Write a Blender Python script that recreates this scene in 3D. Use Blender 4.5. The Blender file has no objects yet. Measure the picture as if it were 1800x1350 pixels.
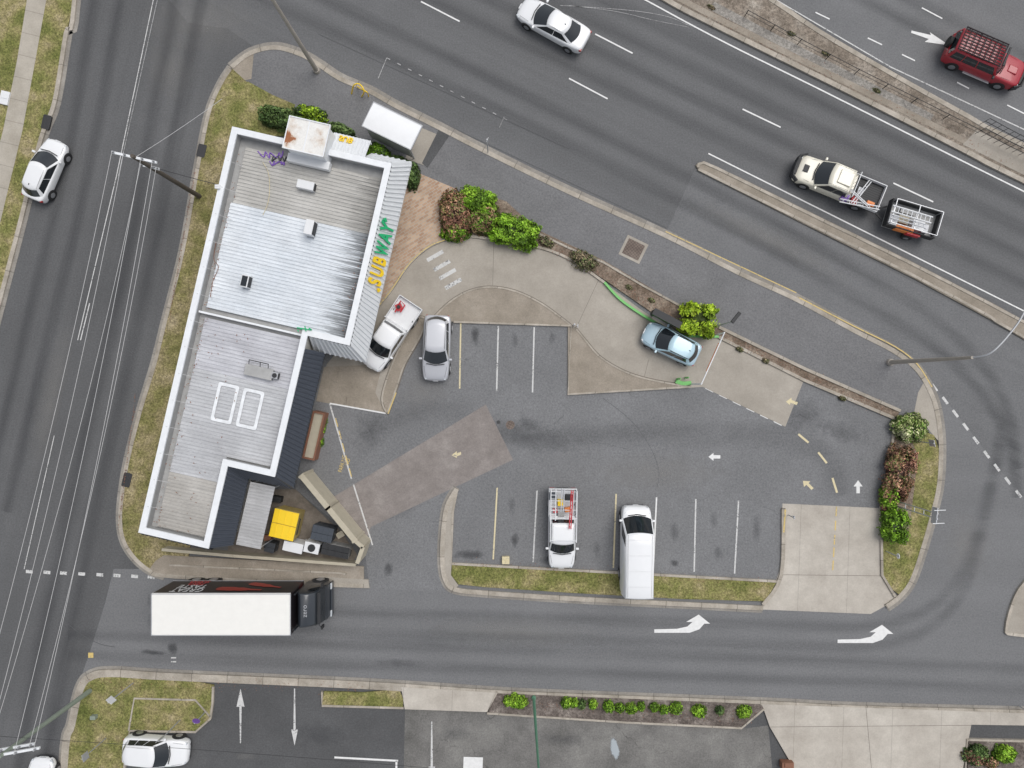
import bpy, bmesh, math, random
import numpy as np
from mathutils import Vector, Matrix, noise as mnoise
from mathutils.geometry import tessellate_polygon
random.seed(7); rng=np.random.default_rng(7)
CH=46.15; S=26.0
def V(x,y,h=0.0):
    k=(CH-h)/CH/S
    return Vector(((x-900)*k,(675-y)*k,h))
COL=bpy.context.scene.collection
# ------------------------------------------------------------ materials
class NT:
    def __init__(s,name):
        s.m=bpy.data.materials.new(name); s.m.use_nodes=True; s.t=s.m.node_tree
        s.b=s.t.nodes['Principled BSDF']
    def n(s,ty): return s.t.nodes.new(ty)
    def l(s,a,b): s.t.links.new(a,b)
    def math(s,op,a,b=None,c=None,clamp=False):
        nd=s.n('ShaderNodeMath'); nd.operation=op; nd.use_clamp=clamp
        for i,x in enumerate((a,b,c)):
            if x is None: continue
            if isinstance(x,(int,float)): nd.inputs[i].default_value=x
            else: s.l(x,nd.inputs[i])
        return nd.outputs[0]
    def co(s): return s.n('ShaderNodeTexCoord').outputs['Object']
    def noise(s,vec,scale,detail=3,rough=.55):
        nd=s.n('ShaderNodeTexNoise'); nd.inputs['Scale'].default_value=scale
        nd.inputs['Detail'].default_value=detail; nd.inputs['Roughness'].default_value=rough
        s.l(vec,nd.inputs['Vector']); return nd.outputs['Fac']
    def rot(s,vec,ang,sc=(1,1,1),off=(0,0,0)):
        r=s.n('ShaderNodeVectorRotate'); r.rotation_type='Z_AXIS'; r.inputs['Angle'].default_value=-ang
        s.l(vec,r.inputs['Vector'])
        m=s.n('ShaderNodeVectorMath'); m.operation='MULTIPLY_ADD'; s.l(r.outputs[0],m.inputs[0])
        m.inputs[1].default_value=sc; m.inputs[2].default_value=off
        return m.outputs[0]
    def ramp(s,fac,stops):
        r=s.n('ShaderNodeValToRGB'); e=r.color_ramp.elements
        while len(e)<len(stops): e.new(.5)
        for i,(p,c) in enumerate(stops):
            e[i].position=p; e[i].color=(*c,1)
        s.l(fac,r.inputs[0]); return r.outputs[0]
    def scale(s,col,f):
        m=s.n('ShaderNodeVectorMath'); m.operation='SCALE'; s.l(col,m.inputs[0])
        if isinstance(f,(int,float)): m.inputs['Scale'].default_value=f
        else: s.l(f,m.inputs['Scale'])
        return m.outputs[0]
    def mix(s,f,a,b):
        m=s.n('ShaderNodeMix'); m.data_type='RGBA'
        if isinstance(f,(int,float)): m.inputs[0].default_value=f
        else: s.l(f,m.inputs[0])
        for i,x in ((6,a),(7,b)):
            if isinstance(x,tuple): m.inputs[i].default_value=(*x[:3],1)
            else: s.l(x,m.inputs[i])
        return m.outputs[2]
    def amp(s,f,a): return s.math('MULTIPLY_ADD',f,a,1-.5*a)
    def bump(s,h,st,dist=.004):
        b=s.n('ShaderNodeBump'); b.inputs['Strength'].default_value=st; b.inputs['Distance'].default_value=dist
        s.l(h,b.inputs['Height']); s.l(b.outputs[0],s.b.inputs['Normal'])
def surf(name,stops,scale=.3,fine=(14,.5),streak=None,cracks=None,joints=None,uvjoint=None,rough=.9,bump=.3,spots=None,edge=None,mid=(1.5,.25)):
    N=NT(name); co=N.co()
    c=N.ramp(N.noise(co,scale,5,.6),stops)
    f=N.amp(N.noise(co,fine[0],2,.7),fine[1]*1.25)
    f=N.math('MULTIPLY',f,N.amp(N.noise(co,mid[0],4,.6),mid[1]))
    f2=N.amp(N.noise(co,fine[0]*3.1,1,.5),fine[1]*.9); f=N.math('MULTIPLY',f,f2)
    if streak:
        for (ang,ls,cs,am) in streak:
            v=N.rot(co,math.radians(ang),(ls,cs,1))
            f=N.math('MULTIPLY',f,N.amp(N.noise(v,1,4,.6),am))
    if cracks:
        for (sc,dark,th) in cracks:
            w=N.n('ShaderNodeTexNoise'); w.inputs['Scale'].default_value=1.3; w.inputs['Detail'].default_value=4; N.l(co,w.inputs['Vector'])
            a=N.n('ShaderNodeVectorMath'); a.operation='MULTIPLY_ADD'; N.l(w.outputs['Color'],a.inputs[0]); a.inputs[1].default_value=(1.1,1.1,0); N.l(co,a.inputs[2])
            vo=N.n('ShaderNodeTexVoronoi'); vo.feature='DISTANCE_TO_EDGE'; vo.inputs['Scale'].default_value=sc; N.l(a.outputs[0],vo.inputs['Vector'])
            ck=N.math('LESS_THAN',vo.outputs['Distance'],th)
            mask=N.math('GREATER_THAN',N.noise(co,.22,2,.5),.55)
            ck=N.math('MULTIPLY',ck,mask)
            f=N.math('MULTIPLY',f,N.math('MULTIPLY_ADD',ck,-dark,1.0))
    if joints:
        ang,sx,sy,dark,th=joints
        v=N.rot(co,math.radians(ang))
        sp=N.n('ShaderNodeSeparateXYZ'); N.l(v,sp.inputs[0])
        for o,sz in ((0,sx),(1,sy)):
            if not sz: continue
            fr=N.math('FRACT',N.math('DIVIDE',sp.outputs[o],sz))
            f=N.math('MULTIPLY',f,N.math('MULTIPLY_ADD',N.math('LESS_THAN',fr,th/sz),-dark,1.0))
    if uvjoint:
        L,dark,th=uvjoint
        uv=N.n('ShaderNodeUVMap'); sp=N.n('ShaderNodeSeparateXYZ'); N.l(uv.outputs[0],sp.inputs[0])
        q=N.math('DIVIDE',sp.outputs[0],L)
        fr=N.math('FRACT',q)
        f=N.math('MULTIPLY',f,N.math('MULTIPLY_ADD',N.math('LESS_THAN',fr,th/L),-dark,1.0))
        wn=N.n('ShaderNodeTexWhiteNoise'); wn.noise_dimensions='1D'; N.l(N.math('FLOOR',q),wn.inputs['W'])
        f=N.math('MULTIPLY',f,N.amp(wn.outputs['Value'],.16))
    if spots:
        sc,th,dark=spots
        vo=N.n('ShaderNodeTexVoronoi'); vo.inputs['Scale'].default_value=sc; N.l(co,vo.inputs['Vector'])
        s1=N.math('LESS_THAN',N.math('ADD',vo.outputs['Distance'],N.math('MULTIPLY',N.noise(co,sc*4,2),.2)),th)
        f=N.math('MULTIPLY',f,N.math('MULTIPLY_ADD',s1,-dark,1.0))
    if edge:
        a,b,am,fv=edge
        sp=N.n('ShaderNodeSeparateXYZ'); N.l(co,sp.inputs[0])
        g=N.n('ShaderNodeMapRange'); g.inputs[1].default_value=a; g.inputs[2].default_value=b; N.l(sp.outputs[0],g.inputs[0])
        v=N.rot(co,0,(.25,fv,1)); nn=N.math('GREATER_THAN',N.math('ADD',N.noise(v,1,2,.6),N.math('MULTIPLY',g.outputs[0],.28)),.66)
        f=N.math('MULTIPLY',f,N.math('MULTIPLY_ADD',N.math('MULTIPLY',nn,N.math('POWER',g.outputs[0],1.2)),-am,1.0))
    c=N.scale(c,f); N.l(c,N.b.inputs['Base Color']); N.b.inputs['Roughness'].default_value=rough
    N.b.inputs['Specular IOR Level'].default_value=.25
    if bump: N.bump(N.noise(co,fine[0]*1.5,3,.7),bump)
    return N.m
def plain(name,c,rough=.5,metal=0,coat=0,dirt=.12):
    N=NT(name); co=N.co()
    f=N.amp(N.noise(co,2.3,4,.65),dirt)
    r=N.n('ShaderNodeRGB'); r.outputs[0].default_value=(*c,1)
    N.l(N.scale(r.outputs[0],f),N.b.inputs['Base Color'])
    N.b.inputs['Roughness'].default_value=rough; N.b.inputs['Metallic'].default_value=metal
    N.b.inputs['Coat Weight'].default_value=coat; N.b.inputs['Coat Roughness'].default_value=.05
    return N.m
HWA=-26
M={}
def gr(a,t=(1,1.012,1.035)): return tuple(a*1.36*x for x in t)
M['high']=surf('asphalt_highway',[(.3,gr(.09)),(.55,gr(.1)),(.75,gr(.112))],.12,fine=(9,.6),streak=[(HWA,.012,.55,.3),(HWA,.05,2.5,.14)],mid=(.6,.1))
M['slip']=surf('asphalt_slip_lane',[(.3,gr(.105)),(.7,gr(.122))],.15,fine=(9,.6),streak=[(HWA,.03,1.0,.22)],mid=(.6,.1))
M['upper']=surf('asphalt_upper_road',[(.3,gr(.112)),(.7,gr(.13))],.15,fine=(9,.6),streak=[(HWA,.03,.8,.22)],mid=(.6,.12))
M['left']=surf('asphalt_side_street',[(.3,gr(.07)),(.55,gr(.083)),(.75,gr(.098))],.1,fine=(9,.6),streak=[(77,.015,.4,.45),(77,.05,2.2,.15)],mid=(.5,.12))
M['bottom']=surf('asphalt_cross_street',[(.3,gr(.116)),(.7,gr(.132))],.12,fine=(9,.55),streak=[(-2,.02,.45,.24),(-2,.08,2,.1)],mid=(.5,.1))
M['lot']=surf('asphalt_car_park',[(.3,gr(.12)),(.55,gr(.134)),(.72,gr(.147))],.2,fine=(8,.7),cracks=[(.16,.22,.0025)],spots=(.42,.09,.16),mid=(.9,.18))
M['foot']=surf('asphalt_footpath',[(.3,gr(.112,(1,1,1.02))),(.7,gr(.135,(1,1,1.02)))],.2,fine=(8,.7),cracks=[(.3,.12,.003)],streak=[(HWA,.1,1.2,.25)],mid=(.9,.2))
M['park2']=surf('asphalt_neighbour_car_park',[(.3,gr(.058)),(.7,gr(.075))],.25,fine=(9,.6),mid=(.8,.25))
M['old']=surf('asphalt_weathered',[(.3,(.12,.117,.11)),(.5,(.165,.16,.152)),(.72,(.23,.225,.21))],.35,fine=(9,.7),cracks=[(.5,.3,.006)],mid=(1.1,.4))
M['conc']=surf('concrete_lane',[(.28,(.3,.272,.232)),(.55,(.37,.338,.293)),(.75,(.43,.395,.345))],.3,fine=(9,.25),streak=[(-25,.06,.5,.25)],mid=(1.4,.2))
M['conc2']=surf('concrete_islands',[(.28,(.23,.2,.16)),(.55,(.3,.262,.215)),(.75,(.36,.32,.27))],.5,fine=(9,.4),mid=(1.4,.4),cracks=[(.4,.25,.003)])
M['drive']=surf('concrete_driveway',[(.28,(.38,.345,.3)),(.55,(.455,.42,.37)),(.75,(.52,.485,.43))],.3,fine=(9,.25),joints=(-2,3.3,0,.28,.03),mid=(1.2,.25))
M['kerb']=surf('concrete_kerb',[(.28,(.28,.25,.205)),(.55,(.39,.352,.3)),(.75,(.47,.43,.375))],.8,fine=(9,.4),uvjoint=(2.4,.45,.05),mid=(2,.55))
M['gutter']=surf('concrete_gutter',[(.28,(.21,.195,.175)),(.6,(.28,.262,.235)),(.75,(.34,.32,.29))],.6,fine=(9,.4),uvjoint=(2.4,.3,.05),mid=(2,.5))
M['path']=surf('concrete_footpath',[(.28,(.33,.3,.25)),(.6,(.42,.385,.33))],.5,fine=(9,.25),joints=(76,1.5,0,.3,.04),mid=(1.5,.3))
M['slab']=surf('concrete_stained_slab',[(.28,(.2,.178,.165)),(.55,(.245,.22,.206)),(.72,(.3,.275,.255))],.6,fine=(9,.4),streak=[(28,.3,2.2,.3)],spots=(1.1,.1,.2),mid=(1.8,.35))
M['yard']=surf('concrete_yard',[(.28,(.1,.085,.07)),(.6,(.19,.165,.14))],.9,fine=(9,.4),mid=(2,.5))
M['seam']=plain('concrete_seam',(.17,.15,.13),.9)
M['tseam']=plain('asphalt_seam',(.1,.102,.105),.9)
M['grass']=surf('grass_dry',[(.3,(.13,.13,.045)),(.43,(.19,.175,.07)),(.55,(.26,.22,.115)),(.7,(.34,.285,.18))],.6,fine=(7,1.7),mid=(3,.9),rough=1,bump=.6)
M['grassg']=surf('grass_green',[(.3,(.115,.13,.035)),(.46,(.175,.175,.06)),(.58,(.25,.22,.1)),(.72,(.34,.285,.175))],.6,fine=(7,1.7),mid=(3,.9),rough=1,bump=.6)
M['gravel']=surf('gravel_median',[(.3,(.15,.125,.1)),(.48,(.22,.185,.15)),(.6,(.28,.245,.205)),(.72,(.36,.325,.28))],.6,fine=(6,1.4),mid=(2.2,.7),rough=1,bump=1)
M['mulch']=surf('mulch_bed',[(.3,(.12,.09,.065)),(.5,(.2,.155,.12)),(.7,(.3,.25,.195))],1.0,fine=(7,1.6),mid=(3,.7),rough=1,bump=1)
M['dmulch']=surf('dark_mulch',[(.3,(.085,.07,.06)),(.5,(.135,.113,.1)),(.7,(.24,.21,.185))],1.2,fine=(7,1.6),mid=(3,.7),rough=1,bump=1)
M['earth']=surf('ground_earth',[(.3,(.12,.12,.06)),(.6,(.22,.19,.12))],.1,fine=(8,.6),rough=1)
def paintmark(name,c,wear=.5):
    N=NT(name); co=N.co()
    a=N.math('GREATER_THAN',N.math('ADD',N.noise(co,9,4,.75),N.math('MULTIPLY',N.noise(co,1.1,2),.5)),.42+wear*.28)
    r=N.n('ShaderNodeRGB'); r.outputs[0].default_value=(*c,1)
    cc=N.scale(r.outputs[0],N.amp(N.noise(co,5,3),.35))
    N.l(N.mix(a,(.2,.2,.2),cc),N.b.inputs['Base Color']); N.b.inputs['Roughness'].default_value=.7
    return N.m
M['wp']=paintmark('paint_white_fresh',(.7,.7,.69),.3)
M['wo']=paintmark('paint_white_worn',(.56,.56,.55),.85)
M['wf']=paintmark('paint_white_faint',(.38,.38,.38),1.0)
M['yp']=paintmark('paint_yellow_worn',(.6,.45,.16),.8)
M['cy']=paintmark('paint_cream_worn',(.62,.54,.34),.7)
M['green']=plain('green_paint',(.15,.45,.12),.5)
def pavers():
    N=NT('brick_pavers'); co=N.co(); v=N.rot(co,math.radians(32))
    b=N.n('ShaderNodeTexBrick'); N.l(v,b.inputs['Vector']); b.inputs['Scale'].default_value=1
    b.inputs['Brick Width'].default_value=.36; b.inputs['Row Height'].default_value=.18; b.inputs['Mortar Size'].default_value=.02
    b.inputs['Color1'].default_value=(.52,.38,.27,1); b.inputs['Color2'].default_value=(.37,.23,.15,1); b.inputs['Mortar'].default_value=(.42,.37,.31,1)
    N.l(N.scale(b.outputs['Color'],N.amp(N.noise(co,1.2,5),.6)),N.b.inputs['Base Color']); N.b.inputs['Roughness'].default_value=.9
    return N.m
M['pave']=pavers()
def stainmat(name,c,al,hard=.5):
    N=NT(name)
    gn=N.n('ShaderNodeTexCoord').outputs['Generated']
    v=N.n('ShaderNodeVectorMath'); v.operation='SUBTRACT'; N.l(gn,v.inputs[0]); v.inputs[1].default_value=(.5,.5,.5)
    m=N.n('ShaderNodeVectorMath'); m.operation='MULTIPLY'; N.l(v.outputs[0],m.inputs[0]); m.inputs[1].default_value=(2,2,0)
    ln=N.n('ShaderNodeVectorMath'); ln.operation='LENGTH'; N.l(m.outputs[0],ln.inputs[0])
    geo=N.n('ShaderNodeNewGeometry').outputs['Position']
    nz=N.noise(geo,1.6,5,.65)
    r=N.math('ADD',ln.outputs['Value'],N.math('MULTIPLY_ADD',nz,1.2,-.6))
    mr=N.n('ShaderNodeMapRange'); mr.inputs[1].default_value=.8; mr.inputs[2].default_value=.8-hard; mr.inputs[3].default_value=0; mr.inputs[4].default_value=al; N.l(r,mr.inputs[0])
    N.l(mr.outputs[0],N.b.inputs['Alpha']); N.b.inputs['Base Color'].default_value=(*c,1); N.b.inputs['Roughness'].default_value=.75
    return N.m
M['oil']=stainmat('oil_stain',(.06,.061,.065),.5,.6)
M['oils']=stainmat('oil_haze',(.075,.077,.083),.28,.8)
M['dust']=stainmat('dust_haze',(.3,.29,.275),.28,.8)
M['spill']=stainmat('pale_spill',(.45,.5,.53),.75,.25)
M['skid']=plain('tyre_skid_mark',(.09,.091,.095),.8)
def trackmat(name,c,al,ang):
    N=NT(name); uv=N.n('ShaderNodeUVMap'); sp=N.n('ShaderNodeSeparateXYZ'); N.l(uv.outputs[0],sp.inputs[0])
    e=N.math('SINE',N.math('MULTIPLY',sp.outputs[1],math.pi)); e=N.math('MULTIPLY',e,e)
    geo=N.n('ShaderNodeNewGeometry').outputs['Position']
    nz=N.noise(N.rot(geo,math.radians(ang),(.07,.9,1)),1,4,.6); k=N.math('MULTIPLY_ADD',nz,2.4,-.5,clamp=True)
    N.l(N.math('MULTIPLY',N.math('MULTIPLY',e,k),al),N.b.inputs['Alpha']); N.b.inputs['Base Color'].default_value=(*c,1); N.b.inputs['Roughness'].default_value=.8
    return N.m
M['trk']=trackmat('tyre_wear_dark',(.06,.062,.068),.27,HWA); M['trl']=trackmat('tyre_wear_dark_street',(.05,.052,.058),.3,77); M['trb']=trackmat('tyre_wear_dark_cross',(.08,.082,.088),.22,-2); M['trp']=trackmat('tyre_wear_faint',(.09,.092,.097),.2,10)
M['white']=plain('paint_car_white',(.76,.77,.78),.28,coat=.6,dirt=.06)
M['cream']=plain('paint_car_cream',(.68,.65,.55),.3,coat=.5,dirt=.06)
M['red']=plain('paint_car_red',(.34,.012,.025),.35,coat=.5,dirt=.06)
M['silver']=plain('paint_car_silver',(.48,.49,.52),.3,.25,coat=.5,dirt=.06)
M['lblue']=plain('paint_car_pale_blue',(.4,.54,.62),.25,.1,coat=.6,dirt=.06)
M['blk']=plain('black_plastic',(.022,.023,.025),.6)
M['glass']=plain('dark_glass',(.014,.018,.022),.08,coat=.5)
M['tyre']=plain('rubber_tyre',(.02,.02,.021),.85)
M['rim']=plain('alloy_rim',(.45,.46,.48),.35,.8)
M['hl']=plain('headlight_lens',(.5,.53,.56),.12,coat=.8)
M['tl']=plain('tail_light_lens',(.35,.02,.02),.2,coat=.8)
M['alu']=plain('aluminium',(.5,.51,.53),.4,.5)
M['steel']=plain('galvanised_steel',(.42,.43,.45),.5,.3)
M['pole']=plain('concrete_pole',(.36,.33,.29),.9,dirt=.4)
M['wood']=plain('timber_pole',(.1,.085,.07),.9,dirt=.5)
M['gpole']=plain('green_grey_pole',(.24,.28,.23),.7,dirt=.3)
M['gdark']=plain('green_pole',(.1,.25,.16),.6)
M['cap']=plain('parapet_cap_white',(.74,.76,.78),.5,dirt=.25)
M['wall']=plain('rendered_wall',(.55,.54,.5),.85,dirt=.2)
M['gutt']=plain('grey_box_gutter',(.36,.36,.355),.7,dirt=.6)
M['mlight']=plain('mansard_light_grey',(.64,.66,.68),.5,dirt=.18)
M['mdark']=plain('mansard_dark_blue',(.06,.07,.09),.45,dirt=.3)
M['trim']=plain('dark_trim',(.03,.034,.04),.5)
M['yellow']=plain('yellow_plastic',(.88,.6,.02),.45)
M['sgreen']=plain('sign_green',(.02,.42,.17),.45)
M['rust']=surf('rusty_white_metal',[(.43,(.74,.73,.7)),(.53,(.62,.55,.48)),(.57,(.32,.13,.06)),(.7,(.22,.09,.05))],.75,fine=(9,.2),mid=(2,.2),rough=.7,bump=.1)
M['brown']=plain('brown_timber',(.22,.1,.06),.7,dirt=.4)
M['tan']=plain('tan_wall_panel',(.44,.4,.31),.8,dirt=.35)
M['blue']=plain('blue_grey_plastic',(.05,.06,.075),.5)
M['wbox']=plain('white_panel',(.7,.71,.72),.45,dirt=.14)
M['orange']=plain('orange_paint',(.7,.22,.05),.5)
M['purple']=plain('purple_paint',(.2,.1,.42),.5)
M['redp']=plain('red_paint',(.5,.03,.04),.4)
M['grate']=plain('iron_grate',(.05,.05,.052),.6,.3)
M['pit']=surf('pit_lid_brown',[(.3,(.13,.1,.085)),(.7,(.21,.17,.145))],1,fine=(9,.3),joints=(-26,.16,.16,.35,.03),rough=.8)
M['wire']=plain('cable_grey',(.5,.5,.5),.6)
def roofm(name,stops,edge=None,am=.35):
    return surf(name,stops,.35,fine=(5,.16),streak=[(0,.12,2.2,am),(0,.5,9,.45)],rough=.55,bump=.05,mid=(.8,.28),edge=edge)
M['rA']=roofm('roof_iron_beige',[(.3,(.4,.39,.365)),(.7,(.52,.51,.485))],(6.5,9.4,.45,7))
M['rB']=roofm('roof_iron_pale',[(.3,(.57,.61,.65)),(.7,(.7,.73,.76))],(6.6,9.3,.72,9),.18)
M['rC']=roofm('roof_iron_lilac',[(.3,(.43,.43,.46)),(.7,(.57,.58,.61))],None,.3)
M['rD']=roofm('roof_iron_grey',[(.3,(.42,.425,.44)),(.7,(.54,.55,.565))],None,.35)
M['rE']=roofm('roof_iron_warm',[(.3,(.36,.345,.32)),(.7,(.48,.465,.44))],None,.35)
M['awn']=roofm('awning_iron',[(.3,(.34,.34,.34)),(.7,(.48,.48,.49))],None,.3)
M['fadew']=plain('faded_white_roof_paint',(.74,.76,.78),.6,dirt=.7)
def leafm():
    N=NT('leaves'); a=N.n('ShaderNodeAttribute'); a.attribute_name='tint'
    N.l(a.outputs['Color'],N.b.inputs['Base Color']); N.b.inputs['Roughness'].default_value=.55
    N.b.inputs['Specular IOR Level'].default_value=.3
    return N.m
M['leaf']=leafm()
# ------------------------------------------------------------ mesh helpers
def tag(o,label=None,cat=None,kind=None,group=None):
    if label:o['label']=label
    if cat:o['category']=cat
    if kind:o['kind']=kind
    if group:o['group']=group
class MB:
    def __init__(s): s.v=[];s.f=[];s.m=[]
    def add(s,vs,fs,mi=0):
        b=len(s.v); s.v+= [tuple(x) for x in vs]
        for f in fs: s.f.append([b+i for i in f]); s.m.append(mi)
    def box(s,c,d,mi=0,rot=0,taper=1.0):
        x,y,z=c; a,b,h=d[0]/2,d[1]/2,d[2]/2; cr_,sr=math.cos(rot),math.sin(rot); vs=[]
        for zz,t in((-h,1),(h,taper)):
            for px,py in((-a,-b),(a,-b),(a,b),(-a,b)):
                px*=t;py*=t
                vs.append((x+px*cr_-py*sr,y+px*sr+py*cr_,z+zz))
        s.add(vs,[(3,2,1,0),(4,5,6,7),(0,1,5,4),(1,2,6,5),(2,3,7,6),(3,0,4,7)],mi)
    def tube(s,pts,r,n=8,mi=0):
        pts=[Vector(p) for p in pts]; R=r if isinstance(r,(list,tuple)) else [r]*len(pts); vs=[];fs=[]
        for i,p in enumerate(pts):
            d=(pts[min(i+1,len(pts)-1)]-pts[max(i-1,0)]).normalized()
            up=Vector((0,0,1)) if abs(d.z)<.95 else Vector((1,0,0))
            a=d.cross(up).normalized(); b=a.cross(d)
            for k in range(n):
                t=2*math.pi*k/n; vs.append(p+(a*math.cos(t)+b*math.sin(t))*R[i])
        for i in range(len(pts)-1):
            for k in range(n):
                k2=(k+1)%n; fs.append((i*n+k,i*n+k2,(i+1)*n+k2,(i+1)*n+k))
        fs.append(tuple(range(n))[::-1]); fs.append(tuple((len(pts)-1)*n+k for k in range(n)))
        s.add(vs,fs,mi)
    def poly(s,pts,z0,z1,mi=0):
        n=len(pts); vs=[(p[0],p[1],z1) for p in pts]; fs=[]
        for t in tessellate_polygon([[Vector((p[0],p[1],0)) for p in pts]]):
            a,b,c=[Vector(vs[i]) for i in t]
            if (b-a).cross(c-a).z<0: t=(t[0],t[2],t[1])
            fs.append(tuple(t))
        if z0 is not None and z0<z1:
            vs+=[(p[0],p[1],z0) for p in pts]
            fs+=[(i,(i+1)%n,n+(i+1)%n,n+i) for i in range(n)]
        s.add(vs,fs,mi)
    def ribbed(s,A,B,C,D,pitch=.2,h=.03,mi=0):
        A,B,C,D=map(Vector,(A,B,C,D)); L=(B-A).length; n=max(2,round(L/pitch))
        nm=(B-A).cross(D-A).normalized()
        if nm.z<0: nm=-nm
        vs=[];fs=[]
        for i in range(n):
            for fr,hh in((0,0),(.6,0),(.7,h),(.9,h)):
                t=(i+fr)/n; vs.append(A.lerp(B,t)+nm*hh); vs.append(D.lerp(C,t)+nm*hh)
        vs.append(B);vs.append(C)
        for i in range(len(vs)//2-1): fs.append((2*i,2*i+2,2*i+3,2*i+1))
        s.add(vs,fs,mi)
    def obj(s,name,mats,parent=None,smooth=None,origin=None,bevel=0,sub=0):
        me=bpy.data.meshes.new(name)
        vs=s.v
        if origin is not None: vs=[(v[0]-origin[0],v[1]-origin[1],v[2]-origin[2]) for v in vs]
        me.from_pydata(vs,[],s.f)
        for m in (mats if isinstance(mats,(list,tuple)) else [mats]): me.materials.append(m)
        me.polygons.foreach_set('material_index',s.m)
        me.update()
        if smooth!='keep':
            bm=bmesh.new(); bm.from_mesh(me); bmesh.ops.recalc_face_normals(bm,faces=bm.faces); bm.to_mesh(me); bm.free()
        if smooth and smooth!='keep':
            me.shade_smooth(); me.set_sharp_from_angle(angle=math.radians(smooth))
        o=bpy.data.objects.new(name,me); COL.objects.link(o)
        if origin is not None:o.location=origin
        if parent:o.parent=parent
        if bevel:
            b=o.modifiers.new('bevel','BEVEL');b.width=bevel;b.segments=2;b.limit_method='ANGLE'
        if sub:
            b=o.modifiers.new('sub','SUBSURF');b.levels=sub;b.render_levels=sub
        return o
def cr(pts,n=6,closed=False):
    out=[];N=len(pts)
    for i in range(N if closed else N-1):
        g_=lambda k: Vector(pts[k%N]) if closed else Vector(pts[max(0,min(N-1,k))])
        p0,p1,p2,p3=g_(i-1),g_(i),g_(i+1),g_(i+2)
        for j in range(n):
            t=j/n
            out.append(.5*((2*p1)+(p2-p0)*t+(2*p0-5*p1+4*p2-p3)*t*t+(3*p1-p0-3*p2+p3)*t**3))
    if not closed: out.append(Vector(pts[-1]))
    return out
def sheet(name,pts,z,mat,label,cat='ground',z0=None,smooth=0):
    pts=[V(*p) for p in pts]
    if smooth: pts=cr([Vector((p.x,p.y)) for p in pts],smooth,True)
    b=MB(); b.poly([(p[0],p[1]) for p in pts],z0,z)
    o=b.obj(name,mat,smooth='keep'); tag(o,label,cat,'structure'); return o
def ribbon(name,pts,w,z0,z1,mat,label,cat='kerb',smooth=5,closed=False,kind='structure',off=0):
    P=[V(p[0],p[1]) for p in pts]; P=[Vector((p.x,p.y)) for p in P]
    if smooth: P=cr(P,smooth,closed)
    n=len(P); vs=[];fs=[];us=[];u=0
    for i,p in enumerate(P):
        a=P[(i-1)%n] if closed or i>0 else p; c=P[(i+1)%n] if closed or i<n-1 else p
        d=(c-a).normalized(); nn=Vector((-d.y,d.x))
        if i>0:u+=(p-P[i-1]).length
        us.append(u)
        l=p+nn*(w/2+off); r=p+nn*(-w/2+off)
        vs+=[(l.x,l.y,z1),(r.x,r.y,z1),(r.x,r.y,z0),(l.x,l.y,z0)]
    m=n if closed else n-1; uvs=[]
    for i in range(m):
        j=(i+1)%n; u0=us[i];u1=us[j] if j else us[i]+.5
        fl=[(0,1)] + ([(1,2),(3,0)] if z1-z0>.001 else [])
        for a,b in fl:
            fs.append((4*i+a,4*i+b,4*j+b,4*j+a)); uvs+=[(u0,0),(u0,1),(u1,1),(u1,0)]
    if not closed and z1-z0>.001:
        fs.append((0,3,2,1)); uvs+=[(1.2,0)]*4; k=4*(n-1); fs.append((k,k+1,k+2,k+3)); uvs+=[(1.2,0)]*4
    me=bpy.data.meshes.new(name); me.from_pydata(vs,[],fs); me.materials.append(mat)
    ul=me.uv_layers.new(name='UVMap'); ul.data.foreach_set('uv',[c for x in uvs for c in x]); me.update()
    o=bpy.data.objects.new(name,me); COL.objects.link(o); tag(o,label,cat,kind); return o
ZM=.024
def line(x0,y0,x1,y1,w=.11,mat='wp',z=ZM,label='worn painted line on the asphalt',pts=None):
    return ribbon('road_marking',pts or [(x0,y0),(x1,y1)],w,z,z,M[mat],label,'road marking',smooth=4 if pts else 0)
def mark(pts,mat='wp',z=ZM,label='painted arrow on the asphalt'):
    return sheet('road_marking',pts,z,M[mat],label,'road marking')
def thing(name,label,cat,loc=(0,0,0),rot=0,group=None):
    e=bpy.data.objects.new(name,None); COL.objects.link(e); e.location=loc; e.rotation_euler=(0,0,rot); e.empty_display_size=.3
    tag(e,label,cat,None,group); return e
def text(name,s,org,xd,yd,size,mat,parent=None,ext=.01,shear=0,off=0,sx=1):
    c=bpy.data.curves.new(name,'FONT'); c.body=s; c.size=size; c.extrude=ext; c.shear=shear; c.offset=off; c.align_x='CENTER'; c.align_y='CENTER'
    o=bpy.data.objects.new('t',c); COL.objects.link(o); bpy.context.view_layer.update()
    me=bpy.data.meshes.new_from_object(o.evaluated_get(bpy.context.evaluated_depsgraph_get()))
    bpy.data.objects.remove(o)
    xd=Vector(xd).normalized(); yd=Vector(yd).normalized(); zd=xd.cross(yd)
    me.transform(Matrix((( xd.x*sx,yd.x,zd.x,org[0]),(xd.y*sx,yd.y,zd.y,org[1]),(xd.z*sx,yd.z,zd.z,org[2]),(0,0,0,1))))
    me.materials.clear(); me.materials.append(mat)
    ob=bpy.data.objects.new(name,me); COL.objects.link(ob)
    if parent: ob.parent=parent
    return ob
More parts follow.
